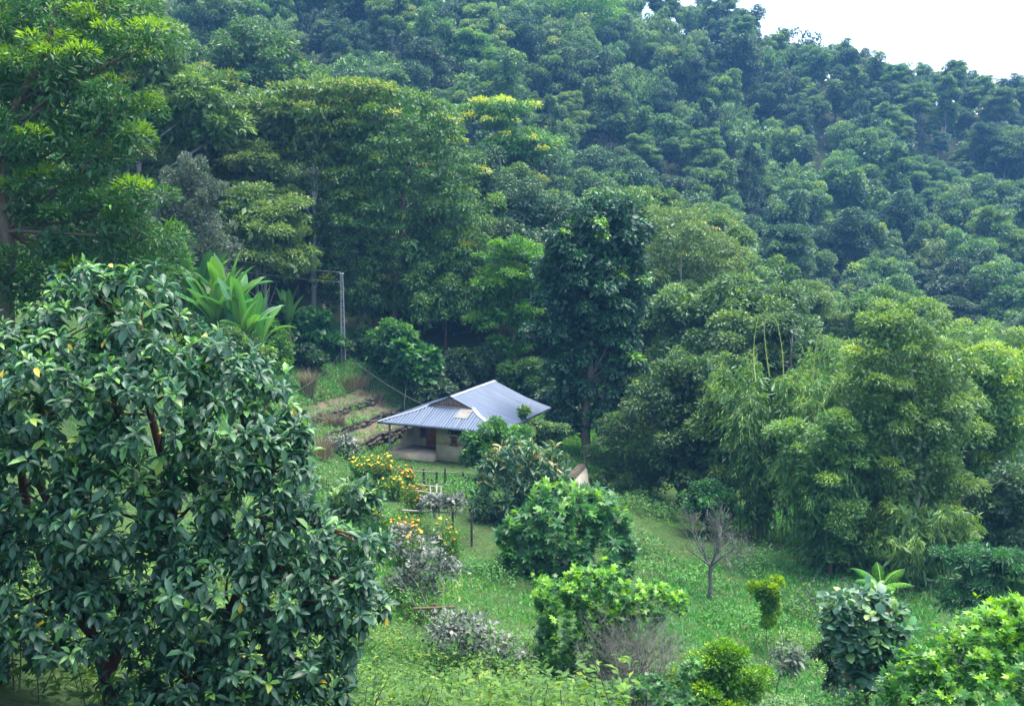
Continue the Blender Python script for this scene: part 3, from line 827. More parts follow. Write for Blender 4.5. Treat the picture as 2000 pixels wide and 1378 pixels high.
T_('dome_tree', 'large dark dome-shaped tree rising behind the layered tree, upper part of the spur', 'tree', (505, 128),
   [(470,120,60),(540,130,55),(500,90,45),(450,170,55),(560,170,50),(505,180,65),(580,150,30),(430,130,35),(500,240,60)],
   M['mid'], r0=.35, n=16000, size=.42, aspect=.42, sub=1.4, sub_r=1.1, seed=15)
T_('layered_tree', 'feathery grey-green tree with flat layers and tall forked pale trunk left of the pole', 'tree', (613, 85),
   [(560,190,60,0,.35),(640,175,70,0,.35),(720,180,60,1,.35),(530,215,55,0,.35),(600,225,70,-1,.35),(690,215,60,0,.35),(520,255,50,0,.35),(590,270,60,0,.35),(670,260,60,0,.35),(560,300,45,0,.4),(640,310,50,0,.4),(700,300,45,0,.4),(480,225,30,0,.4),(590,360,35,0,.4),(660,380,40,0,.4)],
   M['olive'], trunk=[(612,660),(614,480),(617,370),(607,300),(640,220)], r0=.26, bark='bark_pale', n=17000, size=.32, aspect=.33, sub=3.6, sub_r=.75, flat=.36, seed=16, low=-.1, droop=.1, up=1.2, tint0=.55)
T_('yellow_tipped_tree', 'tall olive tree with yellow and rusty new growth on top, right of the pole', 'tree', (783, 84),
   [(790,215,50),(740,245,48),(840,235,45),(700,285,50),(780,280,65),(855,280,50),(690,350,60),(770,355,65),(850,350,60),(905,330,40),(660,420,55),(740,430,65),(820,425,65),(890,410,55),(660,500,60),(740,505,65),(820,500,60),(890,500,60),(700,580,60),(790,580,60),(860,590,60),(930,560,40),(660,570,45)],
   M['yellowtip'], trunk=[(770,640),(772,560),(790,440),(792,330),(800,240)], r0=.3, bark='bark_brown', n=30000, size=.27, aspect=.34, sub=2.6, sub_r=.72, seed=17, flat=.5, tipmix=.08, droop=.5, low=-.3)
T_('rust_topped_tree', 'spreading tree with rust tinged flat crown behind the yellow-tipped tree', 'tree', (985, 122),
   [(940,215,40,0,.4),(1000,210,45,0,.4),(970,235,45,0,.4),(900,230,30,0,.4),(1010,280,50,0,.5),(960,290,40,0,.5),(1040,300,40,0,.5)],
   M['yellowtip'], trunk=[(985,370),(975,300),(960,240)], r0=.2, bark='bark_pale', n=9000, size=.36, aspect=.36, sub=2.2, sub_r=.9, seed=18, flat=.4, tipmix=.3, low=-.1)
T_('young_tree', 'light yellow-green feathery young tree beside the tall dark tree', 'tree', (1000, 80),
   [(1000,480,40,0,.5),(1040,500,38,0,.5),(960,500,30,0,.5),(1010,540,50,0,.5),(960,565,45,0,.5),(1050,560,35,0,.5),(1000,610,55,0,.5),(950,630,40,0,.5),(1040,640,35,0,.5),(990,680,45,0,.5)],
   M['lime'], trunk=[(998,790),(1000,690),(1003,600),(1005,500)], r0=.14, bark='bark_brown', n=12000, size=.26, aspect=.3, sub=3.2, sub_r=.65, seed=19, flat=.4, tint0=.22, low=-.1, tint_sd=.12)
T_('dark_tree', 'tall dark glossy-leaved tree with thick brown trunk standing right of the house roof', 'tree', (1145, 69),
   [(1185,412,34),(1145,430,36),(1222,440,34),(1112,475,36),(1180,480,58),(1235,490,30),(1098,530,38),(1160,545,60),(1228,550,42),(1090,590,36),(1150,605,60),(1222,612,44),(1095,650,38),(1160,650,40),(1228,668,38),(1100,720,34),(1222,720,32),(1085,690,22),(1115,775,30),(1195,780,32),(1175,815,38),(1130,825,34),(1150,760,24),(1140,700,22),(1215,760,20),(1185,850,24)],
   M['dark'], trunk=[(1147,905),(1146,820),(1150,740),(1155,660),(1165,560),(1185,430)], r0=.38, bark='bark_brown', n=34000, size=.25, aspect=.5, sub=4.4, sub_r=.5, seed=20, flat=.8, tipmix=.13, droop=.6, split=300, cell=9, back=.6)
T_('grey_green_tree', 'soft olive-green tree right behind the tall dark tree', 'tree', (1330, 88),
   [(1310,460,60),(1370,500,60),(1290,540,60),(1350,580,65),(1300,640,60),(1400,600,55),(1370,670,60),(1300,710,50),(1430,670,45),(1260,590,45),(1240,640,40),(1420,540,40)],
   M['olive'], trunk=[(1340,800),(1335,640),(1330,500)], r0=.24, bark='bark_pale', n=19000, size=.27, aspect=.33, sub=2.4, sub_r=.8, seed=21, tint0=.45, tint_sd=.14, flat=.6)
T_('slope_shrub', 'tall fine-leaved grey-green shrub below the tall dark tree, above the rock', 'shrub', (1240, 65),
   [(1220,850,45),(1260,880,50),(1200,900,35),(1230,930,55),(1280,930,45),(1210,970,35),(1260,980,45),(1180,940,25)],
   M['mid'], r0=.08, n=14000, size=.16, aspect=.3, sub=5, sub_r=.45, seed=22, tint0=.5, tint_sd=.15)
T_('shade_tree', 'dark green tree left of the bamboo, at the meadow edge', 'tree', (1335, 63),
   [(1330,750,55),(1365,790,45),(1310,800,45),(1345,850,65),(1300,880,40),(1390,860,45),(1340,920,60),(1370,740,35)],
   M['mid'], r0=.22, n=15000, size=.21, aspect=.42, sub=3.5, sub_r=.6, seed=23, tint0=.35)
T_('shade_tree', 'pale grey-leaved tree touching the first bamboo plume at the meadow edge', 'tree', (1440, 61),
   [(1420,800,45),(1455,830,45),(1400,850,45),(1440,890,55),(1410,930,45),(1470,930,45),(1480,860,35)],
   M['mid'], r0=.18, n=13000, size=.2, aspect=.36, sub=3.6, sub_r=.55, seed=24, tint0=.55)
T_('billowy_tree', 'big billowy fine-leaved green tree in front of the bamboo at the meadow edge', 'tree', (1760, 52),
   [(1740,670,62),(1800,650,55),(1700,740,60),(1780,735,75),(1840,720,55),(1870,790,55),(1790,810,80),(1720,830,60),(1680,800,45),(1850,860,65),(1780,900,75),(1710,930,60),(1840,950,60),(1760,1000,75),(1690,1030,50),(1840,1040,65),(1760,620,30)],
   M['mid'], trunk=[(1778,1150),(1775,1080),(1790,1010),(1800,900),(1780,720)], r0=.2, bark='bark_pale', n=42000, size=.16, aspect=.36, sub=4.2, sub_r=.55, seed=25, tint0=.6, flat=.55, tipmix=.07, low=-.2)
T_('billowy_tree', 'smaller round fine-leaved tree with yellowish lower branches before the bamboo', 'tree', (1640, 51),
   [(1600,870,45),(1640,850,40),(1680,890,45),(1580,910,40),(1630,930,55),(1600,980,45),(1670,970,45),(1650,1030,55),(1700,1050,45),(1660,1090,40)],
   M['mid'], r0=.14, n=17000, size=.15, aspect=.36, sub=4.8, sub_r=.5, seed=26, tint0=.58, flat=.6, tipmix=.12)
T_('yellowish_tree', 'yellow-green feathery tree at the edge of the picture beyond the billowy tree', 'tree', (1940, 60),
   [(1930,720,55),(1980,740,55),(1900,760,40),(1950,800,60),(1990,850,50),(1910,850,50),(1960,900,55),(1900,930,50),(1990,960,50),(1940,1000,55)],
   M['bamboo'], r0=.2, n=17000, size=.2, aspect=.34, sub=3.4, sub_r=.6, seed=27, tint0=.8, flat=.5)
T_('fine_shrub', 'dark fern-like shrub at the right edge above the vine-covered bank', 'shrub', (1930, 40),
   [(1900,1100,40,0,.5),(1950,1090,45,0,.5),(1990,1110,45,0,.5),(1920,1150,50,0,.5),(1970,1170,50,0,.5),(1890,1170,30,0,.5),(1850,1180,25,0,.5)],
   M['castor'], r0=.06, n=12000, size=.16, aspect=.2, sub=10, sub_r=.3, seed=28, flat=.35, tint0=.1, droop=.3)
T_('shade_tree', 'dark tree at the right edge behind the fern-like shrub', 'tree', (1975, 52),
   [(1980,960,50),(1940,1000,45),(1990,1030,50),(1945,1060,45),(2010,980,50),(1900,1040,35),(1985,1085,40)], M['deep'], r0=.16, n=9000, size=.19, aspect=.36, sub=4, sub_r=.55, seed=44, tint0=.45)
T_('billowy_tree', 'fine-leaved green tree filling the right edge behind the yellowish tree', 'tree', (1880, 66),
   [(1850,690,45),(1900,680,50),(1960,700,50),(2000,730,50),(1890,740,50),(1830,760,40),(1950,770,50)], M['bamboo'], r0=.2, n=15000, size=.2, aspect=.3, sub=3.4, sub_r=.65, seed=45, tint0=.55)
T_('shade_tree', 'green tree filling the gap between the first bamboo and the soft olive-green tree', 'tree', (1430, 72),
   [(1420,720,45),(1470,730,40),(1390,760,40),(1450,780,45),(1410,810,40),(1480,800,35)], M['mid'], r0=.2, n=10000, size=.22, aspect=.36, sub=3.6, sub_r=.6, seed=46, tint0=.5)
# shrubs round the pole
T_('broad_shrub', 'broad dark green shrub with big leaves just left of the steel pole', 'shrub', (608, 80.5),
   [(575,650,30),(610,645,35),(640,660,28),(600,680,35),(640,690,25),(560,680,25)], M['castor'], r0=.08, n=3500, size=.42, aspect=.7, sub=5, sub_r=.5, seed=29, tint0=.25)
T_('broad_shrub', 'bluish dark low shrub at the foot of the broad shrub', 'shrub', (590, 77),
   [(590,700,22),(610,710,20),(575,710,18)], M['deep'], r0=.05, n=2500, size=.25, aspect=.4, sub=8, sub_r=.35, seed=30, tint0=.35)
T_('broad_shrub', 'dense green bush hiding the banana stems behind the near tree', 'shrub', (430, 55.5),
   [(400,690,34),(440,680,36),(480,690,32),(420,720,36),(470,725,36),(360,690,30),(505,705,24)], M['mid'], r0=.06, n=6000, size=.22, aspect=.42, sub=6, sub_r=.45, seed=47, tint0=.45)
T_('light_shrub', 'bright green bush left of the pole beside the banana plants', 'shrub', (520, 75),
   [(510,650,30),(530,680,32),(500,690,30),(540,720,28)], M['lime'], r0=.05, n=4500, size=.22, aspect=.4, sub=8, sub_r=.4, seed=31, tint0=.2)
T_('light_shrub', 'yellow-topped bush right of the steel pole', 'shrub', (765, 78.5),
   [(770,650,30),(745,670,30),(790,660,25),(760,700,32),(730,690,22),(800,680,18)], M['castor'], r0=.06, n=6000, size=.22, aspect=.4, sub=7, sub_r=.4, seed=32, tint0=.5, tipmix=.25)
T_('big_leaf_tree', 'small big-leaved tree with thin pale trunk behind the left roof edge', 'tree', (795, 77),
   [(800,690,26),(825,710,24),(785,715,22),(810,735,26),(835,735,16)], M['castor'], trunk=[(790,785),(793,755),(803,715)], r0=.07, bark='bark_pale', n=1600, size=.45, aspect=.75, sub=7, sub_r=.4, seed=33, tint0=.35, split=120, cell=9)
for _i, (px, Y, bl, mt, lab) in enumerate((
    (870, 79, [(850,735,26),(885,725,28),(860,715,20),(905,740,20)], 'deep', 'dark shrub behind the middle of the roof ridge'),
    (930, 80, [(930,715,28),(955,700,24),(915,700,20),(945,735,24)], 'mid', 'green shrub behind the far end of the ridge'),
    (1040, 79, [(1010,750,26),(1045,760,28),(1070,740,24),(1035,730,24),(990,735,20)], 'mid', 'green shrub between the roof end and the tall dark tree'),
    (715, 81, [(705,680,22),(725,690,22),(715,665,18)], 'deep', 'small dark shrub touching the foot of the steel pole'),
    (840, 76.5, [(835,770,18),(860,760,18),(820,762,14)], 'deep', 'low dark shrub right behind the left roof slope'),
    (1100, 74, [(1090,800,24),(1075,780,20),(1110,830,24)], 'deep', 'dark shrub between the roof corner and the dark trunk'))):
    T_('hill_shrub', lab, 'shrub', (px, Y), bl, M[mt], r0=.06, n=4200, size=.24, aspect=.42, sub=6, sub_r=.5, seed=400 + _i, tint0=.42)
T_('house_bush', 'leafy shrub at the back corner of the roof, behind the front bushes', 'shrub', (1035, 62),
   [(1022,815,9,0,1.8),(1020,850,22),(1050,852,24),(1078,862,23),(1035,880,26),(1092,850,15),(1085,895,20)], M['deep'], r0=.06, n=6500, size=.19, aspect=.35, sub=9, sub_r=.35, seed=34, tint0=.7)
T_('house_bush', 'dense fresh green bush hiding the front corner of the house', 'shrub', (970, 60),
   [(930,872,26),(968,860,30),(1008,865,26),(950,895,36),(1000,890,32),(925,895,20),(960,838,14),(1030,890,20),(980,912,26)], M['castor'], r0=.09, n=9000, size=.21, aspect=.33, sub=8, sub_r=.38, seed=35, tint0=.5, tipmix=.2, split=200, cell=8)
T_('meadow_bush', 'round bluish-green bush behind the bare tree in the meadow', 'shrub', (1388, 56),
   [(1385,970,32),(1360,985,26),(1412,990,28),(1390,1005,32)], M['castor'], r0=.06, n=7500, size=.14, aspect=.4, sub=9, sub_r=.35, seed=36, tint0=.25)
T_('small_conifer', 'small bright green columnar sapling alone on the meadow', 'sapling', (1497, 41.5),
   [(1500,1142,16,0,1.2),(1490,1160,18,0,1.2),(1507,1165,15,0,1.2),(1497,1190,16,0,1.3),(1495,1215,11,0,1.4)], M['lime'], trunk=[(1497,1245),(1497,1200),(1499,1150)], r0=.02, n=4200, size=.13, aspect=.24, sub=26, sub_r=.2, seed=37, droop=-.8, flat=1.2, tint0=.55, back=.3)
T_('dark_shrub', 'dark narrow shrub beside the round-leaved tree', 'shrub', (1622, 27),
   [(1615,1225,18,0,1.5),(1625,1260,20,0,1.5),(1610,1270,16,0,1.4),(1628,1300,16,0,1.5),(1632,1335,12,0,1.5)], M['deep'], trunk=[(1640,1370),(1630,1310),(1618,1230)], r0=.03, n=4500, size=.08, aspect=.35, sub=30, sub_r=.16, seed=38, tint0=.3, back=.4)
T_('yellow_bush', 'low yellow-green fine-leaved bush at the lower edge, right of the dead shrub', 'shrub', (1410, 27.5),
   [(1380,1330,45),(1430,1330,48),(1470,1350,35),(1400,1370,50),(1350,1350,35),(1390,1290,14,0,1.6),(1440,1295,14,0,1.6),(1415,1280,8,0,2),(1365,1315,12,0,1.5),(1480,1330,12,0,1.5)], M['lime'], r0=.03, n=10000, size=.085, aspect=.4, sub=14, sub_r=.3, seed=39, tint0=.5, droop=-.1)
T_('pale_bamboo', 'pale yellow-green bamboo stand high on the far hillside near the top edge', 'bamboo', (1155, 255),
   [(1130,20,45),(1165,40,45),(1150,80,40),(1180,100,30),(1120,60,30),(1175,0,40)], M['lime'], bark='culm', r0=.1, n=9000, size=.55, aspect=.3, sub=1.2, sub_r=1.6, seed=40, tint0=.35, tint_sd=.12)
T_('skyline_tree', 'open-crowned tree standing out against the sky on the ridge', 'tree', (1560, 298),
   [(1530,78,16),(1560,70,18),(1585,80,16),(1545,95,16),(1575,98,16),(1600,100,12),(1520,95,10)], M['deep'], bark='bark_brown', r0=.3, n=1700, size=.6, aspect=.45, sub=1.0, sub_r=1.0, seed=41, tint0=.4, fill=.05)
for a, k in TREES: tree(*a, **k)

SH = 'bamboo at the meadow edge'
bamboo('bamboo_clump', 'leftmost tall bamboo plume at the meadow edge, dark on its shaded side', 1495, 57, 665, 3.2, 30, 51, per=350, shoots=((1478,600,690),(1505,615,680)))
bamboo('bamboo_clump', 'second bamboo plume from the bare tree, leaning over the dark gap', 1612, 56, 690, 3.2, 30, 52, per=350, shoots=((1532,620,690),(1590,640,700)))
bamboo('bamboo_clump', 'tallest bamboo plume with yellow bare shoots left of the billowy tree', 1665, 58, 640, 3.8, 32, 53, per=350, shoots=((1647,655,760),(1668,700,790),(1663,720,800)))
bamboo('bamboo_clump', 'bamboo plume rising behind the top of the billowy tree', 1745, 62, 625, 3.6, 24, 54, per=380, shoots=((1775,595,650),))
bamboo('bamboo_clump', 'bamboo clump showing right of the billowy tree', 1890, 61, 700, 3.6, 26, 55, per=380)
bamboo('bamboo_clump', 'low bamboo hanging over the meadow under the billowy tree', 1625, 52, 870, 2.6, 20, 56, per=360)
bamboo('bamboo_clump', 'dark low bamboo behind the tree fern', 1830, 49, 960, 2.6, 20, 57, per=360)

def build_forest():
    mats_far = {'dome': ('deep', 'mid', 'deep', 'mid'), 'layered': ('deep', 'olive', 'mid'), 'slender': ('mid', 'deep'), 'bamboo': ('farbamboo', 'bamboo')}
    nf = {'dome': 17000, 'layered': 15000, 'slender': 8000, 'bamboo': 14000}
    TN = make_templates('near', .30, {'dome': 17000, 'layered': 18000, 'slender': 13000, 'bamboo': 24000}, {'dome': ('mid', 'olive', 'mid', 'deep'), 'layered': ('olive',), 'slender': ('mid', 'olive'), 'bamboo': ('bamboo',)}, {'dome': 3, 'layered': 2, 'slender': 1, 'bamboo': 1})
    TF = make_templates('farther', .31, nf, mats_far, {'dome': 3, 'layered': 2, 'slender': 1, 'bamboo': 2})
    # what the named trees hide
    for a, k in TREES:
        Y = a[3][1]
        for b in a[4]:
            P = at(b[0], b[1], Y); seen(P[0], Y, P[2], b[2] / ppm(Y) * .8, b[2] / ppm(Y) * .8 * (b[4] if len(b) > 4 else 1), True, -1)
    def rej_near(x, y):
        u, v = house_uv(x, y)
        if -9 < u < 13 and v < 13: return True
        if y < 84 and -17 < x < 14: return True
        if y < 66 and x > 0: return True
        if y < 95 and x < -20 - 0 and y < 70: return True
        if math.hypot(x + 12.5, y - 82) < 6: return True
        return False
    def kn(x, y, rng):
        q = n2(x, y, .05) + rng.normal(0, .5)
        if x > 20 and rng.random() < .45: return 'bamboo'
        return 'layered' if q > .6 else 'slender' if q < -.6 else 'dome'
    near = scatter(3, 72, 142, 6.2, 1.3, 4, rej_near, kn, .75, 1.1)
    def kf(x, y, rng):
        q = n2(x, y, .03) + rng.normal(0, .55)
        if q > .95: return 'layered'
        if q < -.35: return 'bamboo'
        if rng.random() < .17: return 'slender'
        return 'dome'
    far = scatter(5, 146, 335, 7.6, 2.8, 6, lambda x, y: False, kf, .5, 1.5)
    plant_forest(TN, near, 'near')
    plant_forest(TF, far, 'far')
    print('FOREST', len(near), len(far))
    # undergrowth between the trunks
    rng = np.random.default_rng(9); n = 26000
    y = 76 + (rng.random(n) ** .8) * 250; x = rng.uniform(-.5, .5, n) * (y + 10)
    uu, vv = house_uv(x, y)
    ok = ~((uu > -8) & (uu < 12) & (vv < 12)) & ~((y < 86) & (x > -17) & (x < 8)); x, y = x[ok], y[ok]
    z = ground(x, y) + rng.uniform(.1, 1.6, len(x))
    k = len(x); s = .6 + y / 350
    L = Leaves(); L.add(np.c_[x, y, z], rng.normal(0, 1, (k, 3)) + [0, 0, .2], rng.normal(0, .5, (k, 3)) + [0, 0, 1], s, s * .5, rng.normal(.35, .2, k))
    o = obj('undergrowth', leaves_mesh('undergrowth', L, LEAF_SIMPLE, M['deep'])); props(o, 'dark green undergrowth between the trees of the hillside', 'undergrowth', None, 'stuff')
build_forest()

def haze():
    m, nt, out = new_mat('blue_haze')
    v = nt.nodes.new('ShaderNodeVolumePrincipled')
    v.inputs['Color'].default_value = (.20, .52, 1.0, 1)
    v.inputs['Density'].default_value = .00034
    v.inputs['Anisotropy'].default_value = .0
    nt.links.new(v.outputs[0], out.inputs['Volume'])
    o = MB().box((-420, -30, -40), (420, 480, 150)).build('haze', m)
    props(o, 'thin blue haze over the valley and the far hillside', 'haze', None, 'stuff')
haze()
# ------------------------------------------------------------------ house
M['mud'] = noise_mat('mud_plaster', [(.3, (.33,.245,.155)), (.55, (.44,.335,.215)), (.75, (.52,.41,.28))], scale=1.3, detail=8, bump=.35, bscale=7, rough=.95, spec=.15)
TINC = [(.22, (.038,.058,.092)), (.42, (.062,.092,.142)), (.62, (.080,.114,.172)), (.8, (.118,.156,.22))]
M['tin'] = noise_mat('galvanised_tin', TINC, scale=1.0, detail=9, bump=.12, bscale=3, rough=.55, metal=.22, spec=.4, stretch=(5,.22,1))
M['tin_side'] = noise_mat('galvanised_tin_streaked', TINC, scale=1.0, detail=9, bump=.12, bscale=3, rough=.55, metal=.22, spec=.4, stretch=(.22,5,1))
M['tin_bright'] = noise_mat('bright_tin_cap', [(.3, (.26,.30,.36)), (.7, (.38,.42,.48))], scale=3, bump=.05, rough=.45, metal=.3)
M['fascia'] = noise_mat('painted_fascia', [(.3, (.10,.14,.22)), (.7, (.16,.20,.30))], scale=4, bump=.1, rough=.6)
M['door'] = noise_mat('red_brown_timber', [(.3, (.34,.085,.04)), (.7, (.54,.16,.07))], scale=5, stretch=(4,4,.6), bump=.3, rough=.6)
M['frame'] = noise_mat('brown_window_timber', [(.3, (.12,.05,.03)), (.7, (.22,.10,.06))], scale=6, bump=.3, rough=.7)
M['plank'] = noise_mat('weathered_plank', [(.3, (.17,.115,.085)), (.7, (.30,.215,.165))], scale=4, stretch=(5,5,.5), bump=.4, rough=.85)
M['glass'] = noise_mat('dark_pane', [(.3, (.012,.014,.016)), (.7, (.022,.025,.028))], scale=2, bump=0, rough=.15, spec=.6)
M['sheet'] = noise_mat('clear_roof_sheet', [(.3, (.17,.17,.15)), (.7, (.24,.235,.20))], scale=2, bump=.05, rough=.5)
M['post'] = noise_mat('grey_timber', [(.3, (.16,.14,.12)), (.7, (.30,.27,.23))], scale=6, stretch=(4,4,.6), bump=.4)
M['earth'] = noise_mat('bare_earth', [(.3, (.085,.075,.05)), (.5, (.125,.108,.072)), (.64, (.07,.09,.04))], scale=.9, detail=9, bump=.7, bscale=6, rough=1, spec=.1)
M['stone'] = noise_mat('field_stone', [(.3, (.05,.045,.035)), (.6, (.105,.095,.07)), (.8, (.16,.145,.11))], scale=2.2, detail=7, bump=.6, bscale=9, rough=.95, spec=.15)
M['rock'] = noise_mat('grey_rock', [(.3, (.14,.13,.12)), (.6, (.24,.225,.205)), (.8, (.34,.32,.29))], scale=1.4, detail=8, bump=.7, bscale=6, rough=.95, spec=.15)
M['plaster'] = noise_mat('pale_render', [(.25, (.28,.26,.20)), (.5, (.46,.43,.35)), (.8, (.58,.55,.47))], scale=1.5, detail=8, bump=.3, rough=.9, spec=.15)
M['steel'] = noise_mat('galvanised_steel', [(.3, (.38,.39,.41)), (.7, (.52,.53,.55))], scale=6, bump=.1, rough=.5, metal=.5)
M['rusty'] = noise_mat('rusty_brown_wood', [(.3, (.09,.055,.035)), (.7, (.17,.105,.07))], scale=7, stretch=(3,3,.6), bump=.4)
M['cane'] = noise_mat('dry_bamboo_cane', [(.3, (.20,.18,.14)), (.7, (.34,.31,.26))], scale=5, bump=.15, rough=.7)
M['darkpost'] = noise_mat('dark_stake', [(.3, (.04,.032,.025)), (.7, (.09,.075,.06))], scale=6, bump=.4)
M['cable'] = noise_mat('pale_cable', [(.3, (.16,.165,.17)), (.7, (.24,.245,.25))], scale=4, bump=0, rough=.5)

YAW = math.atan2(HU[1], HU[0])
house = empty('farmhouse', (HO[0], HO[1], 0), 'mud-walled farmhouse with blue-grey tin roof and wooden front gable', 'house', None, YAW)
HE, RISE, W_, D_, GV = 2.1, 1.6, 8.5, 8.9, 2.0
S_H = ([0, 1.95, 4.25], [0, .60, 1.60])                 # side slope: height over distance from the side eave
HIP = ([0, 1.38, 2.0], [0, 1.95, 2.65])                 # hip line: depth v -> distance from the side eave
def hs(s): return HE + np.interp(s, *S_H)
def hf(v): return HE + np.interp(np.interp(v, *HIP), *S_H)
rng = np.random.default_rng(3)
def wallbox(name, lo, hi, mat, parent):
    mb = MB(); mb.box(lo, hi); return mb.build(name, M[mat], parent)
# walls (openings left open)
mb = MB()
fy0, fy1 = .85, 1.15
mb.box((3.75, fy0, -.7), (7.6, fy1, .78)); mb.box((3.75, fy0, .78), (4.78, fy1, 1.62)); mb.box((5.22, fy0, .78), (7.6, fy1, 1.40)); mb.box((4.78, fy0, 1.32), (5.22, fy1, 1.50))
mb.box((5.22, fy0, 1.40), (7.6, fy1, 1.50)); mb.box((3.75, fy0, 1.62), (4.60, fy1, 2.15)); mb.box((6.9, fy0, 1.5), (7.6, fy1, 2.15)); mb.box((4.60, fy0, 1.86), (6.9, fy1, 2.15)); mb.box((4.60, fy0, 1.5), (4.78, fy1, 1.63))
mb.build('front_wall', M['mud'], house)
mb = MB()
mb.box((3.75, 1.15, -.7), (4.02, 2.6, 2.3)); mb.build('porch_side_wall', M['mud'], house)
mb = MB()
by0, by1 = 2.6, 2.88
mb.box((1.1, by0, -.7), (1.68, by1, 2.5)); mb.box((1.68, by0, -.7), (2.12, by1, .72)); mb.box((1.68, by0, 1.78), (2.12, by1, 2.5)); mb.box((2.12, by0, 1.9), (3.06, by1, 2.5)); mb.box((2.12, by0, -.7), (3.06, by1, .16)); mb.box((3.06, by0, -.7), (4.02, by1, 2.5))
mb.build('porch_back_wall', M['mud'], house)
wallbox('side_wall', (1.1, by1, -.7), (1.38, 8.0, 2.42), 'mud', house)
wallbox('side_wall', (7.32, fy1, -.7), (7.6, 8.0, 2.15), 'mud', house)
wallbox('back_wall', (1.38, 7.72, -.7), (7.32, 8.0, 2.5), 'mud', house)
wallbox('porch_floor', (.45, .35, -.7), (3.75, 2.6, .14), 'mud', house)
# curved mud parapet of the porch
t = np.linspace(0, 1, 14); vv = .62 + t * 2.0; hh = .18 + .16 * np.sin(t * 3) + .85 * sstep(.45, .9, t)
uu = .72 + .35 * t ** 2 + .06 * np.sin(t * 5)
P = []
for k in range(14):
    for du, z in ((-.15, -.6), (-.14, .14 + hh[k] - .06), (0, .14 + hh[k]), (.14, .14 + hh[k] - .06), (.16, -.6)):
        P.append((uu[k] + du, vv[k], z))
F = [(5 * k + j, 5 * k + j + 1, 5 * k + 6 + j, 5 * k + 5 + j) for k in range(13) for j in range(4)]
mb = MB(); mb.add(P, F); mb.add(P[:5], [(0, 1, 2), (0, 2, 3), (0, 3, 4)]); mb.add(P[-5:], [(0, 2, 1), (0, 3, 2), (0, 4, 3)])
mb.build('porch_parapet', M['mud'], house, True)
mb = MB(); mb.tube([(.62, .42, -.6), (.63, .43, 1.0), (.62, .42, 2.14)], [.085, .075, .07], 8); mb.build('porch_post', M['post'], house, True)
# door: frame, leaves of planks, handle
dr = empty('door', (0, 0, 0)); dr.parent = house
for u in np.linspace(2.18, 2.86, 5):
    wallbox('plank', (u, by0 + .06 + .008 * rng.random(), .16), (u + .158, by0 + .1, 1.88), 'door', dr)
mb = MB(); mb.box((2.12, by0 - .03, .16), (2.175, by0 + .12, 1.9)); mb.box((3.025, by0 - .03, .16), (3.06, by0 + .12, 1.9)); mb.box((2.12, by0 - .032, 1.88), (3.06, by0 + .12, 1.94)); mb.build('door_frame', M['door'], dr)
wallbox('door_rail', (2.19, by0 + .035, .5), (3.01, by0 + .058, .6), 'door', dr)
wallbox('door_handle', (2.9, by0 + .02, 1.0), (2.93, by0 + .06, 1.12), 'darkpost', dr)
def window(u0, u1, z0, z1, v, ear=.09, bars=2, deep=.1):
    w = empty('window', (0, 0, 0)); w.parent = house
    wallbox('pane', (u0, v + deep, z0), (u1, v + deep + .02, z1), 'glass', w)
    mb = MB()
    mb.box((u0, v - .03, z0), (u0 + .07, v + .12, z1)); mb.box((u1 - .07, v - .03, z0), (u1, v + .12, z1))
    mb.build('window_frame', M['frame'], w)
    wallbox('lintel', (u0 - ear, v - .06, z1 - .01), (u1 + ear, v + .12, z1 + .07), 'frame', w)
    wallbox('sill', (u0 - ear, v - .07, z0 - .06), (u1 + ear, v + .12, z0 + .01), 'frame', w)
    for q in np.linspace(u0, u1, bars + 2)[1:-1]: wallbox('window_bar', (q - .018, v + .03, z0), (q + .018, v + .07, z1), 'frame', w)
    return w
window(1.70, 2.10, .76, 1.74, by0, .03, 1)
window(4.80, 5.20, .82, 1.30, fy0, .10, 0)
window(4.62, 6.88, 1.55, 1.83, fy0, .06, 5)
# carved inner ring of the small window
mb = MB()
for a, b in (((4.87, .89), (4.93, 1.23)), ((5.07, .89), (5.13, 1.23)), ((4.93, .89), (5.07, .95)), ((4.93, 1.17), (5.07, 1.23))):
    mb.box((a[0], fy0 - .02, a[1]), (b[0], fy0 + .09, b[1]))
mb.build('window_carving', M['frame'], house)
# roof
roof = MB()
roof.box((-.02, -.03, HE - .13), (W_ + .02, .0, HE + .0)); roof.box((-.03, .0, HE - .13), (0, D_, HE)); roof.box((W_, .0, HE - .13), (W_ + .03, D_, HE))
for v in np.linspace(.4, D_ - .3, 9):
    for q in (0, 1):
        a = .25 if v > 2 else float(np.interp(v, *HIP))
        pts = [(s if q == 0 else W_ - s, v, hs(s) - .09) for s in (0.05, 1.95, 4.2)] if v > 2 else [(s if q == 0 else W_ - s, v, hs(s) - .09) for s in (0.05, max(.1, a))]
        roof.tube(pts, .045, 4)
roof = roof.build('roof', M['post'], house); roof.data.materials.clear(); roof.data.materials.append(M['fascia'])
AMP, PITCHC = .026, .20
def sheet(col, lines, lift, mat='tin'):
    """col: array of positions across; lines(c) -> list of 3-D points down the slope at that position"""
    L = [np.array(lines(c)) for c in col]
    k = len(L[0]); V = np.concatenate(L); V[:, 2] += np.repeat(AMP * np.cos(col * 2 * math.pi / PITCHC), k) + lift
    F = [(i * k + j, (i + 1) * k + j, (i + 1) * k + j + 1, i * k + j + 1) for i in range(len(col) - 1) for j in range(k - 1)]
    mb = MB(); mb.add(V, F); return mb.build('roof_sheet', M[mat], roof, True)
def cols(a, b, step=.8):
    e = np.arange(a, b - .2, step).tolist() + [b]
    return [np.arange(x0, x1 + .04, PITCHC / 4) for x0, x1 in zip(e[:-1], e[1:])]
inv = lambda s: float(np.interp(s, HIP[1], HIP[0]))
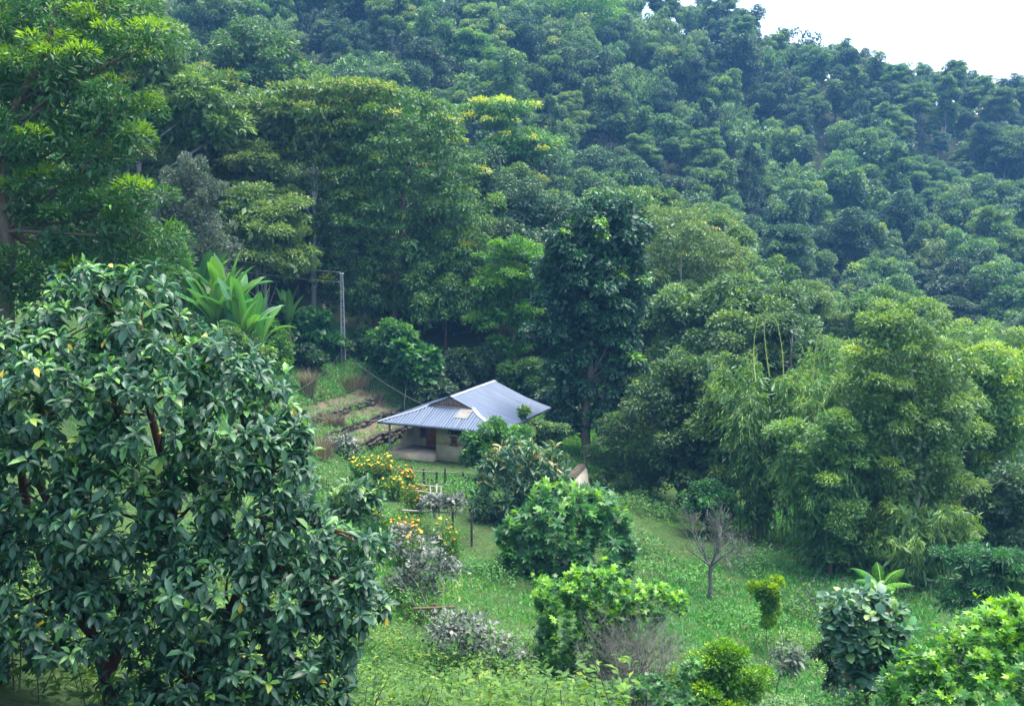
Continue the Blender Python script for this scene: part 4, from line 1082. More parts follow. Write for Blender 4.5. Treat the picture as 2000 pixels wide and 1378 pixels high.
for i, c in enumerate(cols(.02, W_ - .02)):             # front skirt
    def ln(u):
        s = min(u, W_ - u); top = min(2.0, inv(s)) if s < 2.65 else 2.0
        return [(u, v, float(hf(v))) for v in np.linspace(-.05, max(top, -.03), 5)]
    sheet(np.clip(c, .02, W_ - .02), ln, .012 + .006 * (i % 2))
for side in (0, 1):                                      # side slopes, lower and upper tier
    for tier in (0, 1):
        for i, c in enumerate(cols(0.02, D_) if tier == 0 else cols(1.30, D_)):
            def ln(v):
                smax = float(np.interp(v, *HIP)) if v < GV - .12 else 4.25
                a, b = ((-.05, min(2.15, smax)) if tier == 0 else (min(1.9, smax - .01), smax))
                return [((s if side == 0 else W_ - s), v, float(hs(s))) for s in np.linspace(a, max(b, a + .005), 4)]
            sheet(np.clip(c, .02, D_), ln, .012 + .006 * (i % 2) + .014 * tier, 'tin_side')
mb = MB(); n_ = 9
for k in range(n_):
    v0 = GV - .15 + (D_ - GV + .15) * k / n_; v1 = GV - .15 + (D_ - GV + .15) * (k + 1) / n_ + .03
    z = HE + RISE + .05 + .004 * (k % 2)
    mb.add([(4.25 - .19, v0, z - .075), (4.25, v0, z), (4.25 + .19, v0, z - .075), (4.25 - .19, v1, z - .075), (4.25, v1, z), (4.25 + .19, v1, z - .075)], [(0, 1, 4, 3), (1, 2, 5, 4)])
mb.build('ridge_cap', M['tin_bright'], roof)
for sgn in (0, 1):
    pts = [(0.0, -.02), (1.95, 1.38), (2.72, 2.06)]
    P = []
    for s, v in pts:
        u = s if sgn == 0 else W_ - s; z = HE + float(np.interp(s, *S_H)) + .05
        w = .11
        P += [(u + (-w if sgn == 0 else w), v + w * .7, z - .02), (u, v, z + .012), (u + (w if sgn == 0 else -w), v - w * .7, z - .02)]
    mb = MB(); mb.add(P, [(0, 1, 4, 3), (1, 2, 5, 4), (3, 4, 7, 6), (4, 5, 8, 7)]); mb.build('hip_flashing', M['tin_bright'], roof)
gab = empty('gable'); gab.parent = house
zg = HE + float(np.interp(2.65, *S_H))
for u in np.arange(2.55, 5.95, .17):
    zt = float(hs(min(u + .08, W_ - u - .08))) - .03
    if zt > zg - .05: wallbox('plank', (u + .006, GV + .0 + .012 * rng.random(), zg - .12), (u + .164, GV + .03, zt), 'plank', gab)
mb = MB(); mb.box((2.5, GV - .04, zg - .06), (6.0, GV - .005, zg + .03)); mb.build('gable_rail', M['plank'], gab)
wallbox('back_gable', (1.4, D_ - .1, HE), (7.1, D_ - .06, HE + .5), 'plank', house)
mb = MB()
mb.add([(4.95, .95, hf(.95) + .05), (5.9, .95, hf(.95) + .05), (5.95, 1.85, hf(1.85) + .05), (5.0, 1.85, hf(1.85) + .05)], [(0, 1, 2, 3)])
mb.build('clear_sheet', M['sheet'], roof)

# ------------------------------------------------------------------ stone terraces left of the house
def stone_mesh(seed):
    r = np.random.default_rng(seed)
    V = np.array([(x, y, z) for x in (-1, 1) for y in (-1, 1) for z in (-1, 1)], float) * .5
    V += r.normal(0, .07, V.shape)
    ex = np.array([(0,0,.58),(0,0,-.56),(.58,0,0),(-.58,0,0),(0,.58,0),(0,-.58,0)]) + r.normal(0, .05, (6, 3))
    V = np.r_[V, ex]
    quads = {8: (1,3,7,5), 9: (0,4,6,2), 10: (4,5,7,6), 11: (0,2,3,1), 12: (2,6,7,3), 13: (0,1,5,4)}
    F = []
    for c, q in quads.items():
        for i in range(4): F.append((q[i], q[(i + 1) % 4], c))
    return mesh_np('stone', V, F, M['stone'])
STONES = [stone_mesh(k) for k in range(6)]
TL = ['lowest stone-faced terrace beside the house', 'middle stone-faced terrace left of the house', 'upper stone-faced terrace below the grassy bank']
for k in range(3):
    u0 = TERR_U[k]; z0, z1 = TERR_H * k, TERR_H * (k + 1)
    root = empty('stone_terrace', hw(u0, 3, z0), TL[k], 'terrace', 'stone terraces', YAW)
    rr = np.random.default_rng(70 + k)
    mb = MB()
    vs = np.linspace(-6.3, 6.0, 26); us = np.linspace(-.32, -1.85, 6)
    V = [(u + (.1 * math.sin(v * 1.7 + k) if j == 0 else 0), v, TERR_H + .05 * math.sin(v * 1.3 + u * 3) + .03 * rr.normal() - (.08 if j == 0 else 0) + (.25 * max(0, j - 3) / 2)) for v in vs for j, u in enumerate(us)]
    F = [(i * 6 + j, i * 6 + j + 1, i * 6 + 7 + j, i * 6 + 6 + j) for i in range(25) for j in range(5)]
    mb.add(V, F)
    V2 = [(-.30 + .1 * math.sin(v * 1.7 + k), v, z) for v in vs for z in (-.4, TERR_H - .06)]
    mb.add(V2, [(2 * i, 2 * i + 2, 2 * i + 3, 2 * i + 1) for i in range(25)])
    mb.build('earth_bench', M['earth'], root, True)
    for row in range(3):
        v = -6.2
        while v < 5.9:
            w = rr.uniform(.16, .44); h = TERR_H / 3 * rr.uniform(.85, 1.12)
            s = obj('stone', STONES[rr.integers(6)], root)
            s.location = (-.2 + .1 * math.sin(v * 1.7 + k) - .03 * row + rr.normal(0, .06), v + w / 2, TERR_H / 3 * (row + .45) + rr.normal(0, .04))
            s.scale = (rr.uniform(.22, .36), w * rr.uniform(.8, 1.1), h * rr.uniform(.75, 1.15)); s.rotation_euler = (rr.normal(0, .22), rr.normal(0, .15), rr.normal(0, .25))
            v += w
# pale retaining wall and the rock at the end of the yard
def prism(name, pts, thick, mat, root):
    P = np.array(pts, float); Q = P + np.array(thick)
    mb = MB(); mb.add(P, [(0, 1, 2, 3)]); mb.add(Q, [(3, 2, 1, 0)])
    mb.add(np.r_[P, Q], [(0, 4, 5, 1), (1, 5, 6, 2), (2, 6, 7, 3), (3, 7, 4, 0)])
    return mb.build(name, M[mat], root)
o = at(1140, 940, 62)
rw = empty('retaining_wall', (o[0], o[1], o[2] - 1.2), 'pale rendered retaining wall end of the yard below the dark tree', 'wall'); rw['kind'] = 'thing'
O = np.array(rw.location)
prism('wall_face', [at(1121, 934, 60) - O, at(1144, 909, 65) - O, at(1160, 962, 64.5) - O, at(1136, 985, 60) - O], (-.35, .05, -.05), 'plaster', rw)
prism('coping', [at(1119, 930, 59.9) - O, at(1143, 905, 65.1) - O, at(1146, 911, 65.1) - O, at(1122, 937, 59.9) - O], (-.40, .1, -.02), 'stone', rw)
mb = MB(); mb.tube([at(1142, 911, 65) - O, at(1142, 899, 65) - O], .035, 5); mb.build('wall_stake', M['post'], rw)
def rock(px, py, Y, s, label, seed):
    r = np.random.default_rng(seed)
    import bmesh
    bm = bmesh.new(); bmesh.ops.create_icosphere(bm, subdivisions=3, radius=1)
    for v in bm.verts:
        c = v.co; n = .22 * math.sin(c.x * 3.1 + seed) * math.cos(c.y * 2.7) + .12 * math.sin(c.z * 6 + c.x * 5) + .04 * r.normal()
        v.co = c * (1 + n)
    me = bpy.data.meshes.new('rock'); bm.to_mesh(me); bm.free(); me.materials.append(M['rock'])
    ob = obj('rock', me); ob.location = at(px, py, Y); ob.scale = s; ob.rotation_euler = (.2, .5, .6)
    props(ob, label, 'rock')
rock(1160, 976, 60.5, (.55, .8, .55), 'grey boulder at the foot of the pale retaining wall', 4)
rock(686, 797, 75, (.35, .45, .28), 'pale stone on the grassy bank above the terraces', 5)

# ------------------------------------------------------------------ lattice pole and wires
PY = 80.0
pb = at(671, 703, PY); zb = float(ground(pb[0], PY)); ptop = at(672, 534, PY)
pole = empty('lattice_pole', (pb[0], PY, zb), 'slim galvanised steel lattice pole on the bank behind the house', 'pole')
Hp = ptop[2] - zb
def pw(t): return .16 * (1 - t) + .075 * t
corner = [(-1, -1), (1, -1), (1, 1), (-1, 1)]
for cx, cy_ in corner:
    mb = MB(); mb.tube([(cx * pw(t), cy_ * pw(t), Hp * t - (.2 if t == 0 else 0)) for t in (0, .5, 1)], .019, 4); mb.build('leg', M['steel'], pole)
n_ = 15
for k in range(n_):
    t0, t1 = k / n_, (k + 1) / n_
    mb = MB()
    for q in range(4):
        a, b = corner[q], corner[(q + 1) % 4]
        mb.tube([(a[0] * pw(t0), a[1] * pw(t0), Hp * t0), (b[0] * pw(t1), b[1] * pw(t1), Hp * t1)], .012, 3)
        mb.tube([(a[0] * pw(t1), a[1] * pw(t1), Hp * t1), (b[0] * pw(t1), b[1] * pw(t1), Hp * t1)], .012, 3)
    mb.build('bracing', M['steel'], pole)
mb = MB(); mb.box((-.16, -.05, Hp - .05), (.16, .05, Hp + .03)); mb.tube([(-.14, 0, Hp + .03), (-.14, 0, Hp + .16)], .035, 6); mb.tube([(-.14, 0, Hp - .62), (-.3, 0, Hp - .62)], .03, 6); mb.build('insulator_bracket', M['steel'], pole)
def wire(a, b, sag, r, label):
    a = np.array(a); b = np.array(b); t = np.linspace(0, 1, 14)[:, None]
    p = a + (b - a) * t + np.array([0, 0, -sag]) * 4 * t * (1 - t)
    mb = MB(); mb.tube(p - a, r, 4); w = mb.build('overhead_wire', M['cable']); w.location = a; props(w, label, 'wire')
top = np.array([pb[0] - .14, PY, zb + Hp + .1])
wire(top, at(180, 452, 66), .35, .012, 'upper overhead wire running left from the pole top')
wire(top - [.15, 0, .72], at(180, 470, 66), .4, .012, 'lower overhead wire running left from the pole top')
wire([pb[0] - .2, PY, at(0, 690, PY)[2]], at(520, 780, 62), .7, .010, 'service cable sagging left from the pole foot')
wire([pb[0] + .2, PY, at(0, 690, PY)[2]], [*hw(2.4, 1.9)[:2], hs(2.4) + .12], .3, .010, 'service cable running from the pole to the roof')
# ------------------------------------------------------------------ banana plants
def banana_leaf(rng, L, W, arch, tear):
    n = 16; t = np.linspace(0, 1, n)
    z = np.sin(np.minimum(t * arch, 1.9)) / max(arch, .3) * L * .95; y = (1 - np.cos(t * arch)) / max(arch, .3) * L
    prof = W * np.clip(np.sin(np.pi * np.clip((t - .08) / .92, 0, 1)) ** .55, .02, 1); prof[t < .1] = .03
    V, F, side = [], [], []
    for k in range(n):
        jl = 1 - tear * rng.random() ** .5 * (1.4 if k % 3 == 1 else .6); jr = 1 - tear * rng.random() ** .5 * (1.4 if k % 4 == 2 else .6)
        V += [(-prof[k] * .5 * jl, y[k], z[k] + prof[k] * .12), (0, y[k], z[k] - .02 * W), (prof[k] * .5 * jr, y[k], z[k] + prof[k] * .12)]
    for k in range(n - 1):
        a, b = 3 * k, 3 * k + 3
        F += [(a, a + 1, b + 1), (a, b + 1, b), (a + 1, a + 2, b + 2), (a + 1, b + 2, b + 1)]
    mid = np.c_[np.zeros(n), y, z]
    return np.array(V), np.array(F), mid
M['midrib'] = noise_mat('banana_midrib', [(.3, (.20,.30,.09)), (.7, (.30,.40,.14))], scale=3, bump=0, rough=.5)
M['pseudostem'] = noise_mat('banana_stem', [(.3, (.10,.12,.04)), (.7, (.22,.20,.09))], scale=3, stretch=(3,3,.5), bump=.3)
def banana(px, Y, crown_py, leaves, L, label, seed, spread=1.0):
    rng = np.random.default_rng(seed)
    x = at(px, 689, Y)[0]; z = float(ground(x, Y)); h = max(.4, at(px, crown_py, Y)[2] - z)
    root = empty('banana_plant', (x, Y, z), label, 'banana plant', 'banana plants')
    mb = MB(); mb.tube([(0, 0, -.2), (.03, 0, h * .5), (0, 0, h + .25)], [.3, .24, .15], 9); mb.build('stem', M['pseudostem'], root, True)
    for k in range(leaves):
        q = k / max(1, leaves - 1)
        arch = .30 + 1.5 * (1 - q) ** 1.1 * spread + rng.uniform(-.15, .2); Lk = L * rng.uniform(.8, 1.1) * (.75 + .25 * q)
        V, F, mid = banana_leaf(rng, Lk, Lk * rng.uniform(.17, .23), arch, .18 + .4 * (1 - q))
        az = k * 2.4 + rng.uniform(-.3, .3); ca, sa = math.cos(az), math.sin(az)
        R = np.array([[ca, -sa, 0], [sa, ca, 0], [0, 0, 1]])
        tl = rng.uniform(-.35, .35); Rt = np.array([[math.cos(tl), 0, math.sin(tl)], [0, 1, 0], [-math.sin(tl), 0, math.cos(tl)]])
        leaf = obj('leaf', mesh_np('leaf', V @ Rt.T @ R.T, F, M['banana'], np.full(len(V), rng.uniform(.0, .75)), True), root, (0, 0, h))
        m2 = MB(); m2.tube((mid + [0, 0, -.02]) @ Rt.T @ R.T, np.linspace(.045, .008, len(mid)), 4); m2.build('midrib', M['midrib'], leaf, True)
banana(425, 58, 672, 18, 5.2, 'biggest banana plant with broad torn leaves behind the near tree', 81, 1.0)
banana(375, 60, 625, 15, 5.0, 'tall banana plant in front of the grey conical shrub', 82, .9)
banana(478, 57, 680, 14, 4.4, 'low banana plant with arching leaves nearest the pole', 83, 1.1)
banana(445, 59, 640, 14, 4.8, 'banana plant with upright leaves in the middle of the banana clump', 86, .85)
banana(512, 60, 685, 11, 3.8, 'outermost banana plant of the clump, drooping towards the pole', 87, 1.25)
banana(565, 79, 640, 13, 3.4, 'small dark banana plant against the trees left of the pole', 84, .8)
banana(310, 62, 590, 10, 4.2, 'banana plant half hidden by the bright corner tree', 85, .9)

# ------------------------------------------------------------------ plants close to the camera
leafy('near_tree', 'large near tree with drooping dark glossy leaves and reddish trunks, nearest of all', 'tree', (215, 13),
      [(40,735,112,.2),(150,640,105,.6),(250,610,90,.2),(330,685,85,.5),(430,750,90,0),(515,800,75,.2),(555,860,58,0),(120,800,130,-.4),(290,790,130,-.5),(430,850,110,-.3),(545,920,75,0),(40,960,120,-.2,.8),(200,990,120,-.6),(360,1000,100,-.3,.8),(480,1010,95,-.3),(590,1040,70,.1),
       (60,1150,120,-.5),(150,1220,90,-.8),(280,1150,120,-.3),(420,1160,110,-.6),(540,1160,95,-.2),(640,1150,70,0),(700,1140,42,.1),(690,1190,45,0),(590,1260,80,-.2),(470,1290,100,-.4),(360,1330,95,-.5),(560,1360,80,-.3),(300,1290,60,-.2,.6),(20,1270,60,-.3,.6),(250,1390,70,-.5,.7),(460,1400,90,-.4),(640,1330,50,-.1,.8),(690,1240,40,.1,.5),(735,1175,26,.2,.6),(630,1240,46,0,.6),(700,1060,30,.2,.5),(-100,800,150,0),(-110,1060,150,0),(-90,1300,110,0,.5)],
      'fg', LEAF_DROOP, .155, .42, 13, 19, young=.16, r0=.085, bark='bark_red', seed=91, split=300, cell=26, low=-.75, yellow=.0025, tint0=.40, twigs=160, droop=1.3, sd=.22, spread=.025,
      trunk=[[(235,1460,0),(205,1330,-.1),(178,1230,-.1),(120,1040,.1),(50,890,.2),(30,760,.2)], [(205,1330,-.1),(250,1220,.2),(330,1100,.3),(350,960,.2),(300,850,.2),(280,700,.3)], [(235,1440,0),(380,1330,.3),(450,1200,.3),(520,1010,.3),(480,850,.2)], [(178,1230,-.1),(90,1120,.4),(45,940,.5),(35,850,.5)]])
leafy('sapling', 'broad-leaved sapling with silvery sheen between the near tree and marigolds', 'sapling', (700, 30),
      [(690,970,36),(725,985,28),(665,985,26),(700,1010,30)], 'fg', LEAF_LANCE, .30, .36, 10, 9, r0=.03, seed=92, split=60, cell=14, tint0=.5, droop=.7)
leafy('sapling', 'broad-leaved sapling right below the silvery one, over the weeds', 'sapling', (690, 27),
      [(660,1060,38),(720,1080,36),(690,1110,40),(740,1060,26)], 'fg', LEAF_LANCE, .26, .36, 10, 9, r0=.03, seed=93, split=60, cell=14, tint0=.45, droop=.7)
leafy('castor_bush', 'dense round bush of lobed bright green leaves in the middle of the slope', 'bush', (1100, 45),
      [(1080,990,48),(1035,1030,48),(1135,995,50),(1185,1020,48),(1100,1060,78),(1175,1075,64),(1020,1080,44),(1218,1060,30),(1110,1120,56),(1190,1120,46),(990,1035,26),(1050,1120,44)],
      'castor', LEAF_PALM, .34, 1.0, 6, 4.6, young=.2, r0=.09, seed=94, cell=20, tint0=.42, droop=.45, spread=.12)
leafy('drooping_bush', 'tall bush with drooping dark leaves and rusty tips in front of the house', 'bush', (1010, 53),
      [(960,915,36),(1010,895,42),(1060,905,40),(1082,928,24),(980,955,46),(1040,955,46),(1088,965,30),(945,985,30),(1000,1005,40),(955,1030,34),(990,1050,30)],
      'droopy', LEAF_LANCE, .46, .33, 8, 3.4, young=.22, r0=.09, seed=95, cell=18, tint0=.36, droop=1.2, spread=.1)
leafy('lime_bush', 'yellow-green bush with lobed leaves above the dead twiggy shrub', 'bush', (1170, 31),
      [(1080,1165,42),(1140,1150,46),(1195,1150,44),(1110,1215,62),(1170,1205,62),(1085,1265,50),(1145,1270,62),(1240,1180,42),(1285,1172,36),(1115,1330,54),(1170,1330,50),(1210,1270,44),(1320,1175,24),(1260,1215,34)],
      'vine', LEAF_PALM, .165, 1.0, 6, 14, young=.42, r0=.06, seed=96, cell=16, tint0=.35, droop=.2, spread=.06)
leafy('round_leaf_tree', 'small tree with round blue-green leaves at the lower edge beside the vine bank', 'tree', (1692, 24),
      [(1650,1195,40),(1700,1182,40),(1742,1205,38),(1685,1235,56),(1640,1225,32),(1745,1245,34),(1700,1285,46),(1715,1325,36),(1660,1270,36),(1675,1320,30),(1745,1290,30)],
      'round', LEAF_ROUND, .235, .70, 7, 11, young=.16, r0=.06, bark='bark_brown', seed=97, cell=18, tint0=.45, droop=.5, yellow=.006, spread=.06, trunk=[[(1690,1440,0),(1695,1360,0),(1700,1260,0)]])
leafy('vine_bank', 'bright green lobed-leaf vine covering the bank in the lower corner', 'vine', (1890, 19),
      [(1990,1210,46,.4),(1935,1245,60,.3),(1985,1290,85,.2),(1880,1290,64,.1),(1900,1350,85,-.2),(1810,1310,56,0),(1775,1355,50,-.1),(1830,1385,90,-.3),(1965,1385,100,-.5),(1755,1400,50,-.2),(2050,1260,90,.3)],
      'vine', LEAF_PALM, .145, 1.0, 6, 20, young=.45, r0=.05, seed=98, cell=22, tint0=.40, droop=.15, spread=.06)
leafy('meadow_sapling', 'grey-leaved drooping little sapling on the dry grass right of the yellow bush', 'sapling', (1540, 33),
      [(1540,1280,24),(1520,1290,18),(1560,1290,18),(1545,1300,18)], 'grey', LEAF_LANCE, .30, .28, 8, 9, r0=.02, seed=99, split=40, cell=12, tint0=.4, droop=1.0, twigs=10)
leafy('low_vine', 'low broad-leaved creeper under the dead shrub at the lower edge', 'vine', (1300, 26.5),
      [(1270,1350,40),(1330,1370,40),(1200,1370,35),(1350,1310,25),(1160,1375,30)], 'castor', LEAF_PALM, .15, 1.0, 6, 12, r0=.02, seed=100, split=120, cell=16, tint0=.5, droop=.2)
# dead, leafless plants
def dead(name, label, cat, px, Y, ln, r, depth, seed, stems, up, spread, kids=(2, 3)):
    rng = np.random.default_rng(seed)
    x = at(px, 689, Y)[0]; z = float(ground(x, Y))
    root = empty(name, (x, Y, z), label, cat)
    for k in range(stems):
        mb = MB()
        d = np.array([rng.normal(0, .5 if stems > 1 else .03), rng.normal(0, .4 if stems > 1 else .03), 1.0])
        p = np.array([rng.normal(0, .3), rng.normal(0, .3), -.1]) if stems > 1 else np.array([0, 0, -.1])
        bare_branches(mb, rng, p, d / np.linalg.norm(d), ln, r, depth, spread, kids, up)
        mb.build('branch' if stems > 1 else 'trunk', M['twig'], root)
def bare_tree():
    rng = np.random.default_rng(101); x = at(1399, 689, 46.5)[0]; z = float(ground(x, 46.5))
    root = empty('bare_tree', (x, 46.5, z), 'leafless grey tree standing alone on the meadow', 'tree')
    mb = MB(); mb.tube([(0, 0, -.2), (.02, 0, .6), (-.03, 0, 1.2), (.02, 0, 1.5)], [.13, .10, .095, .10], 8); mb.build('trunk', M['twig'], root, True)
    for k in range(7):
        a = k * .9 + rng.uniform(-.2, .2); sp = rng.uniform(.25, .75)
        mb = MB(); bare_branches(mb, rng, (0, 0, 1.35 + .02 * k), norm(np.array([math.cos(a) * sp, math.sin(a) * sp, 1.0])), 1.05, .06, 4, .42, (2, 3), .09, .014)
        mb.build('branch', M['twig'], root)
bare_tree()
dead('dead_shrub', 'dead twiggy grey shrub in front of the yellow-green bush', 'shrub', 1255, 28.3, 1.05, .03, 4, 102, 32, .06, .6)
dead('dead_shrub', 'small dry twiggy bush beside the bare tree', 'shrub', 1440, 51, .8, .03, 4, 103, 10, .05, .6)

# tree fern
def tree_fern(px, py, Y, n, L, label, seed):
    rng = np.random.default_rng(seed); x = at(px, 689, Y)[0]; z = float(ground(x, Y)); h = at(px, py, Y)[2] - z
    root = empty('tree_fern', (x, Y, z), label, 'fern')
    mb = MB(); mb.tube([(0, 0, -.2), (.04, 0, h * .5), (0, 0, h)], [.12, .1, .09], 8); mb.build('trunk', M['bark_brown'], root, True)
    for k in range(n):
        t = np.linspace(0, 1, 26); el = rng.uniform(.7, 1.25); Lk = L * rng.uniform(.85, 1.1)
        y = t * Lk * math.cos(el) + .25 * Lk * t ** 2; zz = t * Lk * math.sin(el) - .45 * Lk * t ** 2.2
        az = k * 6.283 / n + rng.uniform(-.25, .25); ca, sa = math.cos(az), math.sin(az)
        R = np.array([[ca, -sa, 0], [sa, ca, 0], [0, 0, 1]])
        pts = np.c_[np.zeros(26), y, zz]
        mb = MB(); mb.tube(pts @ R.T, np.linspace(.022, .005, 26), 4); fr = mb.build('frond', M['midrib'], root, loc=(0, 0, h))
        Ls = Leaves(); w = L * .24 * np.sin(np.pi * np.clip(t * .94 + .06, 0, 1)) ** .8
        for s in (-1, 1):
            p = pts[2:]; d = np.c_[np.full(24, s * 1.0), np.full(24, .45), np.full(24, -.15)]
            Ls.add(p @ R.T, d @ R.T, np.tile([0, 0, 1.0], (24, 1)), w[2:], w[2:] * .16, rng.uniform(.2, .9, 24))
        obj('pinnae', leaves_mesh('pinnae', Ls, LEAF_BLADE, M['fern']), fr)
tree_fern(1742, 1150, 41, 6, 1.6, 'bright green tree fern above the round-leaved tree', 104)

# tufted reeds, straw
def blades(name, label, cat, px, Y, n, L, w, rad, mat, seed, lean=.5, group=None, top=None, base_dz=0.0):
    rng = np.random.default_rng(seed); x = at(px, 689, Y)[0]; z = float(ground(x, Y)) + base_dz
    root = empty(name, (x, Y, z), label, cat, group)
    a = rng.uniform(0, 6.283, n); r = rad * np.sqrt(rng.random(n))
    p = np.c_[np.cos(a) * r, np.sin(a) * r, np.zeros(n) - .05]
    d = np.c_[np.cos(a) * lean * rng.random(n), np.sin(a) * lean * rng.random(n), np.ones(n)]
    nn = np.c_[-np.cos(a), -np.sin(a), np.full(n, .4)] + rng.normal(0, .4, (n, 3))
    ln = L * rng.uniform(.55, 1.1, n)
    Ls = Leaves(); Ls.add(p, d, nn, ln, np.full(n, w), rng.normal(.5, .25, n))
    o = obj('blades', leaves_mesh('blades', Ls, LEAF_BLADE, M[mat]), root)
    return root
blades('reed_clump', 'blue-green reed clump behind the vine bank', 'reeds', 1830, 30, 700, 1.3, .035, .7, 'grey', 105, .9)
blades('corn_stook', 'dry brown corn stook on the bank nearest the near tree', 'corn stook', 600, 73, 500, 1.9, .05, .38, 'straw', 106, .25, 'corn stooks')
blades('corn_stook', 'dry brown corn stook above the lowest terraces', 'corn stook', 650, 69.5, 500, 1.9, .05, .4, 'straw', 107, .3, 'corn stooks')
blades('corn_stook', 'dry straw-coloured stalks to the right of the pole foot', 'corn stook', 722, 77, 260, 1.5, .04, .9, 'straw', 108, .5, 'corn stooks')
blades('corn_stook', 'dry straw-coloured weeds right below the pole', 'corn stook', 690, 77.5, 320, 1.2, .04, 1.1, 'straw', 109, .5, 'corn stooks')
blades('corn_stook', 'dry standing corn stalks beside the grey garden shrub', 'corn stook', 615, 58, 300, 1.4, .04, .9, 'straw', 110, .3, 'corn stooks')
blades('grass_clump', 'pale arching grass tuft at the foot of the yellow-green bush', 'grass', 1052, 33, 260, .9, .03, .3, 'weed', 111, 1.0)

# ------------------------------------------------------------------ garden
def flower_mesh(mat):
    V = [(0, 0, .35)]; F = []
    for ring, (r, z) in enumerate(((.55, .25), (1.0, .02), (.5, -.3))):
        for k in range(7): V.append((r * math.cos(k * .8976 + ring * .45), r * math.sin(k * .8976 + ring * .45), z))
    for k in range(7): F.append((0, 1 + k, 1 + (k + 1) % 7))
    for b in (1, 8):
        for k in range(7): F += [(b + k, b + 7 + k, b + 7 + (k + 1) % 7), (b + k, b + 7 + (k + 1) % 7, b + (k + 1) % 7)]
    return mesh_np('flower', np.array(V), F, mat)
FL = {'y': flower_mesh(M['petal']), 'o': flower_mesh(M['petal_orange'])}
def marigold(px, py, Y, w, h, nf, kind, label, seed):
    rng = np.random.default_rng(seed); x = at(px, 689, Y)[0]; z = float(ground(x, Y))
    root = empty('marigold_plant', (x, Y, z), label, 'flowers', 'marigolds in the garden')
    R = w / ppm(Y); top = at(px, py, Y)[2] - z
    n = int(2600 * R + 500); mb = MB(); Ls = Leaves()
    ft = []
    nf = int(nf * 1.35)
    for k in range(nf):
        a = rng.uniform(0, 6.283); r = R * math.sqrt(rng.random()); b = np.array([math.cos(a) * r, math.sin(a) * r, max(.3, top * rng.uniform(1 - h, 1.0))])
        ft.append(b); mb.tube(curve((b[0] * .35, b[1] * .35, -.1), b, rng, .05, 5), [.018, .015, .012, .01, .008], 3)
    mb.build('stems', M['culm'], root)['kind'] = 'stuff'
    ft = np.array(ft)
    k = rng.integers(0, nf, n); t = rng.random(n) ** .7
    p = ft[k] * np.c_[.35 + .65 * t, .35 + .65 * t, t * .97] + rng.normal(0, .13, (n, 3)); p[:, 2] = np.maximum(p[:, 2], .03)
    ln = rng.uniform(.1, .22, n)
    Ls.add(p, rng.normal(0, 1, (n, 3)) + [0, 0, .5], rng.normal(0, .6, (n, 3)) + [0, 0, 1], ln, ln * .3, rng.normal(.45, .2, n))
    f = obj('foliage', leaves_mesh('foliage', Ls, LEAF_SIMPLE, M['weed']), root); f['kind'] = 'stuff'
    for b in ft:
        q = obj('flower', FL[kind if rng.random() < .85 else ('o' if kind == 'y' else 'y')], root); s = rng.uniform(.045, .105)
        q.location = b; q.scale = (s, s, s * .8); q.rotation_euler = (rng.normal(0, .5), rng.normal(0, .5), rng.uniform(0, 6))
marigold(700, 893, 57, 24, .45, 34, 'y', 'yellow marigold bush farthest from the porch', 121)
marigold(742, 888, 57.5, 26, .5, 48, 'y', 'biggest and tallest yellow marigold bush in the garden', 122)
marigold(790, 912, 57, 20, .35, 26, 'o', 'orange marigolds below the porch parapet', 123)
marigold(765, 930, 55.5, 22, .4, 28, 'y', 'yellow marigolds in front of the tallest marigold bush', 124)
marigold(808, 945, 53, 26, .5, 34, 'o', 'orange-yellow marigold bush left of the bamboo trellis', 125)
marigold(735, 990, 46, 24, .35, 16, 'o', 'sparse orange marigolds next to the silvery sapling', 126)
marigold(785, 1015, 43, 30, .45, 46, 'o', 'dense orange marigolds above the grey-leaved weeds', 127)
marigold(800, 1040, 41.5, 20, .3, 16, 'y', 'small yellow marigolds at the foot of the dense orange ones', 128)
marigold(862, 1008, 44.5, 16, .5, 14, 'y', 'tall thin yellow marigolds under the bamboo trellis', 129)
marigold(880, 1025, 43.5, 12, .5, 8, 'o', 'few-flowered marigold stalks right of the trellis pole', 130)
# grey-leaved garden plants
def silver(px, Y, blobs, n, size, label, seed, tint0=.5, mat='silver'):
    tree('silver_plant', label, 'plant', (px, Y), blobs, M[mat], r0=.03, n=n, size=size, aspect=.55, sub=9, sub_r=.42, seed=seed, tint0=tint0, tint_sd=.25, flat=.5, up=1.6, droop=.12, back=1.2, fill=.05, low=-.2)
silver(650, 62, [(640,875,18,0,.6),(670,868,20,0,.6),(690,880,12,0,.6),(655,890,15,0,.6)], 800, .22, 'grey-leaved shrub on thin stem behind the yellow marigolds', 131)
silver(868, 49, [(850,985,16,0,.5),(875,982,20,0,.5),(895,985,14,0,.5)], 600, .2, 'greyish bean leaves heaped on the bamboo trellis', 132)
silver(815, 37.5, [(785,1050,24,0,.35),(835,1062,26,0,.35),(765,1085,26,0,.35),(815,1095,34,.5,.35),(862,1098,22,0,.35),(795,1130,34,0,.35),(850,1140,26,0,.35),(885,1125,14,0,.4),(770,1150,20,0,.35),(830,1165,20,0,.35)], 1500, .16, 'large patch of grey-leaved weeds above the wooden cross post', 133)
silver(915, 30, [(875,1228,28,0,.35),(930,1232,30,0,.35),(975,1258,28,0,.35),(905,1262,30,0,.35),(1010,1285,18,0,.35),(860,1255,18,0,.35),(945,1285,20,0,.35)], 1100, .14, 'grey-leaved weeds right of the wooden cross post', 134)
